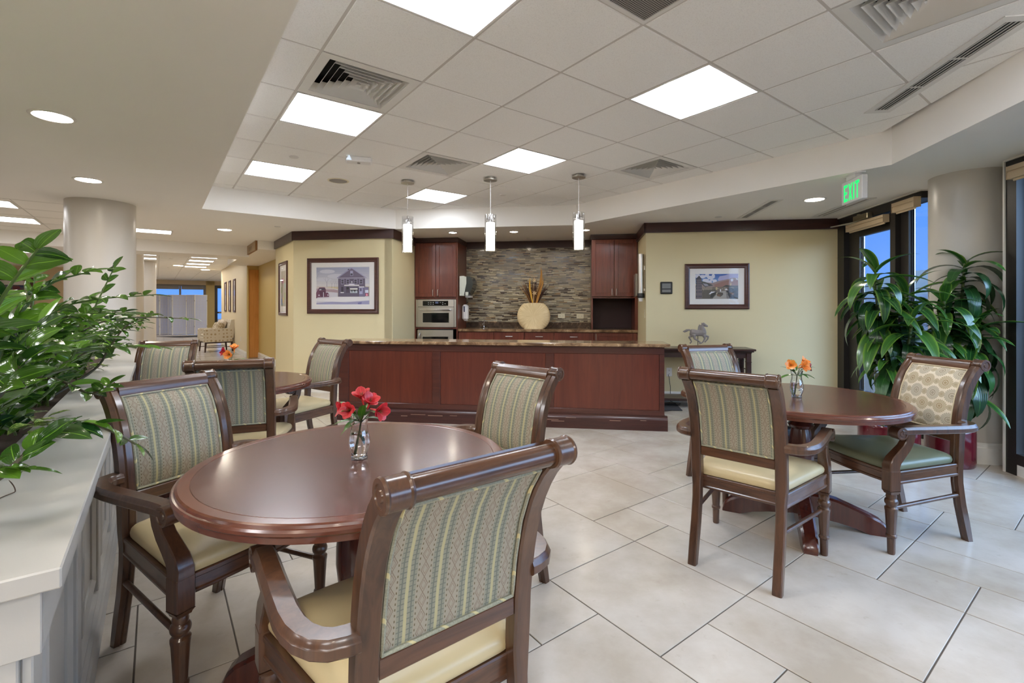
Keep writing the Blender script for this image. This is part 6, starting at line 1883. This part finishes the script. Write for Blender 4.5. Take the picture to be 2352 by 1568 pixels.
ex4 = [([b4, at(185, 850, 2.75), at(230, 785, 2.75), at(290, 745, 2.75), at(352, 722, 2.75)], .06, 14, .35, False),
       ([b4, at(215, 850, 2.7), at(250, 800, 2.7), at(290, 748, 2.65), at(330, 735, 2.6)], .06, 10, .35, True)]
zz_plant('zz plant nearest the camera, its bent branch hanging over the ledge toward the striped chair', 1.75, 8, 1, ex1)
zz_plant('zz plant second from the camera, with a long leafy branch before the round column', 2.15, 11, 2, ex2)
zz_plant('zz plant in the middle of the planter with an upright branch against the round column', 2.85, 12, 3, ex3, hmin=.45, hmax=.70)
zz_plant('zz plant whose thin branch reaches past the column toward the hall', 3.5, 12, 4, ex4, hmin=.42, hmax=.66)
zz_plant('zz plant between the second plant and the one with the upright branch', 2.5, 11, 8, (), hmin=.42, hmax=.66)
zz_plant('zz plant just behind the thin branched one, half hidden by it', 3.85, 11, 9, (), hmin=.38, hmax=.6)
zz_plant('zz plant second from the far end of the planter', 4.25, 12, 5, (), hmin=.36, hmax=.55)
zz_plant('zz plant at the far end of the planter, by the column base', 5.0, 12, 6, (), hmin=.34, hmax=.5)

PK = [leaf_mesh('po%d' % k, 'pothos', .34, (.3, .7, 1.1)[k], (.2, .1, .3)[k], 6, .05, .7) for k in range(3)]
def pothos(label, p, q, seed, n=9):
    g = random.Random(seed)
    base = F(p, q, ZL + .001)
    r = thing('pothos_vine', label, 'plant', base, 0, 'pothos vines on the ledge')
    m = MB(); pts = [Vector((-.10, .02, .01)), Vector((-.04, 0, .03)), Vector((.02, -.01, .02)), Vector((.06, -.03, .012))]
    m.tube(pts, .0022, 6); obj('vine_stem', m, 'stem', r)
    for k in range(n):
        t_ = k / (n - 1); pos = pts[0].lerp(pts[-1], t_) + Vector((0, 0, .012 + .03 * g.random()))
        a = g.uniform(-1.6, 1.2)
        inst('leaf', PK[k % 3], r, mat4=aim(pos, (cos(a), sin(a), g.uniform(.15, .6)), (g.uniform(-.3, .3), g.uniform(-.3, .3), 1), g.uniform(.045, .07)))
pothos('small variegated pothos vine on the ledge under the bent zz branch', -.31, 2.33, 1, 14)
pothos('variegated pothos sprig on the ledge just behind the bent zz branch', -.33, 2.52, 2, 9)
pothos('yellow green pothos sprig at the ledge halfway down the planter', -.33, 4.55, 3, 14)
pothos('yellow green pothos sprig farthest along the ledge', -.34, 5.5, 4, 14)
for k, (p, q, lb) in enumerate(((-.30, 1.55, 'curled brown root lying on the white ledge, nearest the camera'), (-.27, 1.72, 'thin dry twig on the white ledge behind the curled root'))):
    m = MB(); m.tube([(-.09 + .12 * t_ - .02 * max(0, t_ - .6) * 4, .05 * max(0, t_ - .5) ** 1.5 * 2 + .006 * sin(5 * t_), .003 + .03 * max(0, t_ - .6) ** 1.4 * 3) for t_ in [j / 14 for j in range(15)]], [.0013] * 14 + [.0006], 5)
    o = obj('dry_twig', m, 'twig', None, F(p, q, ZL), TH + k * .7 + .4); tag(o, lb, 'twig')

# ------------------------------------------------------------------ dracaenas in maroon pots
def pot(label, x, y, r0, h):
    r = thing('plant_pot', label, 'plant pot', (x, y, 0), 0, 'maroon glazed pots')
    m = MB(); m.lathe([(r0 * .93, 0), (r0 * .97, .01), (r0, .05), (r0, h - .03), (r0 * .99, h - .012), (r0 * .96, h), (r0 * .9, h), (r0 * .89, h - .04), (r0 * .89, h - .07), (0, h - .07)], 56, cap=False)
    obj('glazed_shell', m, 'maroon', r, ang=.6)
    m = MB(); m.lathe([(r0 * .885, h - .06), (r0 * .5, h - .045), (.01, h - .04)], 40, cap=False); obj('bark_mulch', m, 'soil', r)
PX = [(2.955, 3.78, .20, .36), (3.535, 3.88, .161, .30)]
pot('maroon round pot on the left, half behind the right table and chair', *PX[0])
pot('maroon round pot on the right, against the base of the right column', *PX[1])
DK = []
for k in range(7):
    DK.append(leaf_mesh('dr%d' % k, 'drac' if k < 4 else 'drac_d', (.115, .13, .11, .115, .14, .12, .105)[k], (1.5, 2.0, 2.4, 1.1, 1.9, 2.3, 2.7)[k], (.3, .2, .25, .35, .2, .25, .3)[k], 10, (.02, .05, .03, .04, .05, .02, .04)[k], .8))
def dracaena(label, x, y, z0, canes, seed, rim):
    g = random.Random(seed)
    r = thing('dracaena_plant', label, 'plant', (x, y, z0), 0, 'dracaenas in maroon pots')
    for (dx, dy, top, lx, ly, zlow, L, bright) in canes:
        p0 = Vector((dx, dy, -.01)); p1 = Vector((lx - x, ly - y, top - z0))
        pts = [p0, p0.lerp(p1, .33) + Vector((0, 0, .03)), p0.lerp(p1, .66) + Vector((0, 0, .02)), p1]
        m = MB(); m.tube(pts, [.013, .012, .011, .009], 10); st = obj('cane', m, 'cane', r)
        zz = zlow; az = g.uniform(0, 6)
        while zz < top + .015:
            f = (zz - z0) / (top - z0); f = min(1, max(0, f))
            pos = p0.lerp(p1, f) + Vector((0, 0, .02 * sin(pi * f)))
            young = (zz - zlow) / (top - zlow)
            el = -.15 + 1.25 * max(0, young - .25) ** 1.2 + g.uniform(-.15, .2)
            if zz > top - .03: el = g.uniform(.9, 1.35)
            d = Vector((cos(az) * cos(el), sin(az) * cos(el), sin(el)))
            k = (g.choice((3, 0)) if young > .92 else g.randrange(0, 4) if (young > .55 and bright) else g.randrange(3, 7))
            inst('leaf', DK[k], st, mat4=aim(pos, d, (0, 0, 1) if el < 1.2 else (-cos(az), -sin(az), .3), L * g.uniform(.8, 1.15) * (.82 if young > .95 else 1)))
            zz += .0125; az += 2.4 + g.uniform(-.2, .2)
dracaena('bushy dracaena with light leaf margins in front of the glass door', PX[0][0], PX[0][1], PX[0][3] - .04,
         [(-.04, .0, 1.55, 2.87, 3.80, 1.0, .38, True), (.05, .03, 1.38, 3.13, 3.82, .9, .40, True), (.0, -.05, .92, 2.88, 3.70, .58, .30, True), (.04, -.02, 1.2, 3.02, 3.62, .78, .38, True)], 3, 0)
dracaena('taller dark dracaena in front of the right column', PX[1][0], PX[1][1], PX[1][3] - .04,
         [(.01, .0, 1.63, 3.64, 3.86, 1.0, .38, False), (-.05, .02, 1.32, 3.40, 3.78, .75, .37, True), (.04, -.03, 1.14, 3.62, 3.74, .55, .37, False)], 5, 0)

# ------------------------------------------------------------------ hall furniture
ac = F(1.05, 16.3)
r = thing('armchair', 'dotted cream armchair with tapered wooden legs against the hall wall', 'armchair', (-8.66, 13.75, 0), TH + .15); r.scale = (.93, .93, .95)
# local: faces -x
m = MB(); m.box(-.36, .36, -.38, .38, .30, .46, .03); obj('seat_base', m, 'dotfab', r)
m = MB(); m.box(-.35, .24, -.29, .29, .44, .55, .05); obj('seat_cushion', m, 'dotfab', r)
for s in (-1, 1):
    m = MB(); m.loft([[(x, s * .29, z), (x, s * .39, z), (x, s * .39, z2), (x, s * .29, z2)] for x, z, z2 in ((-.39, .31, .66), (-.36, .30, .69), (.2, .30, .70), (.36, .30, .71))]); obj('arm', m, 'dotfab', r, ang=.5)
m = MB(); m.loft([[(.22, y, .44), (.40, y, .40), (.47, y, .92), (.42, y, .96), (.34, y, .95)] for y in (-.37, .37)]); obj('backrest', m, 'dotfab', r, ang=.5)
for x in (-.33, .36):
    for y in (-.33, .33):
        m = MB(); m.loft([[(x - a + dx, y - a, z), (x + a + dx, y - a, z), (x + a + dx, y + a, z), (x - a + dx, y + a, z)] for a, z, dx in ((.016, 0, .03 if x > 0 else -.02), (.026, .30, 0))]); obj('leg', m, 'console', r, ang=None)
m = MB(); m.box(-.34, .38, -.36, -.34, .26, .30); m.box(-.34, .38, .34, .36, .26, .30); m.box(-.32, .36, -.34, -.32, .13, .15); m.box(-.32, .36, .32, .34, .13, .15); obj('leg_frame', m, 'console', r, ang=None)
def cushion(label, x, y, z, rz, tilt, mat, w):
    m = MB(); rings = []
    n = 24
    for k in range(9):
        t_ = -1 + k / 4; s = (1 - abs(t_) ** 3) ** .5 * .98 + .02
        rings.append([(w * (abs(cos(a)) ** .45) * (1 if cos(a) > 0 else -1) * (s ** .3 if s > .03 else .9), t_ * .075, w * (abs(sin(a)) ** .45) * (1 if sin(a) > 0 else -1) * (s ** .3 if s > .03 else .9)) for a in [2 * pi * i / n for i in range(n)]])
    m.loft(rings); o = obj('throw_pillow', m, mat, None, (x, y, z), (tilt, 0, rz), ang=.9)
    return tag(o, label, 'pillow')
A = Matrix.Translation((-8.66, 13.75, 0)) @ Matrix.Rotation(TH + .15, 4, 'Z')
p_ = A @ Vector((.15, .06, .71)); cushion('pale patterned throw pillow against the armchair back', p_.x, p_.y, p_.z, TH + .15 - pi / 2, -.3, 'cushion_l', .20)
p_ = A @ Vector((.03, -.11, .67)); cushion('darker floral throw pillow leaning in front on the armchair', p_.x, p_.y, p_.z, TH + .15 - pi / 2 + .2, -.45, 'cushion_d', .17)
outlet('white outlet on the hall wall by the armchair', F(1.809, 14.6, .42), TH - pi / 2, False, 'wplastic')

r = thing('folding_screen', 'white four leaf folding screen of paper lattice at the hall end', 'folding screen', (0, 0, 0), 0)
xs_ = [(-16.80, 22.05), (-16.22, 21.72), (-16.10, 22.1), (-15.70, 21.8), (-15.22, 22.05), (-14.74, 21.9), (-14.30, 22.1)]
def lattice(par, p0, p1, H):
    d = Vector((p1[0] - p0[0], p1[1] - p0[1], 0)); L = d.length; a = atan2(d.y, d.x)
    Mx = Matrix.Translation((p0[0], p0[1], 0)) @ Matrix.Rotation(a, 4, 'Z')
    m = MB()
    for x in (0, L - .025): m.box(x, x + .025, -.012, .012, 0, H, 0, 0, Mx)
    for z in (.02, H - .03): m.box(.025, L - .025, -.012, .012, z, z + .03, 0, 0, Mx)
    nx = max(2, int(L / .11))
    for k in range(1, nx): m.box(L * k / nx - .003, L * k / nx + .003, -.006, .006, .05, H - .03, 0, 0, Mx)
    for k in range(1, 13): m.box(.025, L - .025, -.0055, .0055, .05 + (H - .08) * k / 13 - .003, .05 + (H - .08) * k / 13 + .003, 0, 0, Mx)
    lf = obj('screen_leaf', m, 'white', par, ang=None)
    m = MB(); m.box(.025, L - .025, -.001, .001, .05, H - .03, 0, 0, Mx); obj('paper', m, 'screen_paper', lf, ang=None)
    m = MB()
    for z in (.35, H - .3): m.box(L - .012, L + .012, -.016, -.012, z, z + .06, 0, 0, Mx)
    obj('hinge', m, 'brass', lf, ang=None)
for p0, p1 in zip(xs_, xs_[1:]): lattice(r, p0, p1, 1.83)
m = MB(); P0, P1, P2_, P3 = [(-13.9, 19.8), (-15.2, 20.2), (-12.8, 22.6), (-12.0, 21.6)]
m.prism([P0, P3, P2_, P1], .001, .012); tag(obj('entrance_mat', m, 'dark_rug', None, ang=None), 'dark entrance mat on the hall tiles behind the armchair', 'mat')
# window wall at the end of the hall
w3 = shell('window_3', (0, 0, 0), TH)
m = MB()
m.box(-.1, 1.95, 28.0, 28.12, 2.28, 2.34); m.box(-.1, 1.95, 28.0, 28.12, 0, .1)
for x in (-.06, .92, 1.9): m.box(x - .04, x + .04, 28.001, 28.119, .1, 2.28)
local('window_frame', m, 'slot', w3)
m = MB(); m.box(-.1, 1.95, 28.06, 28.07, .1, 2.28); local('pane', m, 'pane', w3)
m = MB(); m.box(0, .87, 27.95, 27.99, 2.12, 2.28); m.box(.97, 1.85, 27.95, 27.99, 2.12, 2.28); local('blind_cassette', m, 'slot', w3)
wallbox('trim_15', 'G', -.3, 4.2, 27.9, 28.2, 2.345, 3.2, 'tan')
d2 = shell('door_2', (0, 0, 0), TH)
m = MB()
m.box(2.33, 2.45, 28.0, 28.1, 0, 2.55); m.box(3.5, 3.62, 28.0, 28.1, 0, 2.55); m.box(2.45, 3.5, 28.001, 28.099, 2.2, 2.55); m.box(2.45, 3.5, 28.001, 28.099, .95, 1.03); m.box(2.45, 3.5, 28.001, 28.099, 0, .15)
local('door_frame', m, 'bronze', d2)
m = MB(); m.box(2.45, 3.5, 28.04, 28.05, .15, 2.2); local('pane', m, 'pane', d2)
m = MB(); m.box(2.5, 3.45, 27.96, 27.99, .97, 1.0); local('push_bar', m, 'brass', d2)
wallbox('wall_entrance_end', 'G', 3.62, 4.2, 28.0, 28.2, 0, 2.55, 'cream_deep')
# orange wood door standing open in the recess, and the sign above
dd = shell('door_3', F(1.83, 13.45), TH - .02)
m = MB(); m.box(0, .235, -.03, .015, .01, 2.2, .003); obj('door_leaf', m, 'orange', dd)
m = MB(); m.box(-.03, .0, -.06, .04, 0, 2.26); m.box(-.03, .25, .015, .06, 2.2, 2.3); obj('door_frame', m, 'cream_deep', dd, ang=None)
r = thing('hanging_sign', 'flat wooden sign board with dark letters above the recess opening', 'sign', F(1.379, 9.65, 2.325), TH - pi / 2)
m = MB(); m.box(-.60, .50, -.03, .0, -.078, .08, .003); obj('sign_board', m, 'signwood', r)
m = MB(); m.box(-.60, .50, -.034, .0, -.082, -.0781); m.box(.4985, .504, -.034, .0, -.078, .08); obj('sign_edge', m, plain('sign_edge_brown', (136, 96, 56), .5), r, ang=None)
text_obj('LIBRARY', .10, plain('sign_letter', (98, 86, 66), .6), r, (-.06, -.0305, -.01), (pi / 2, 0, 0))
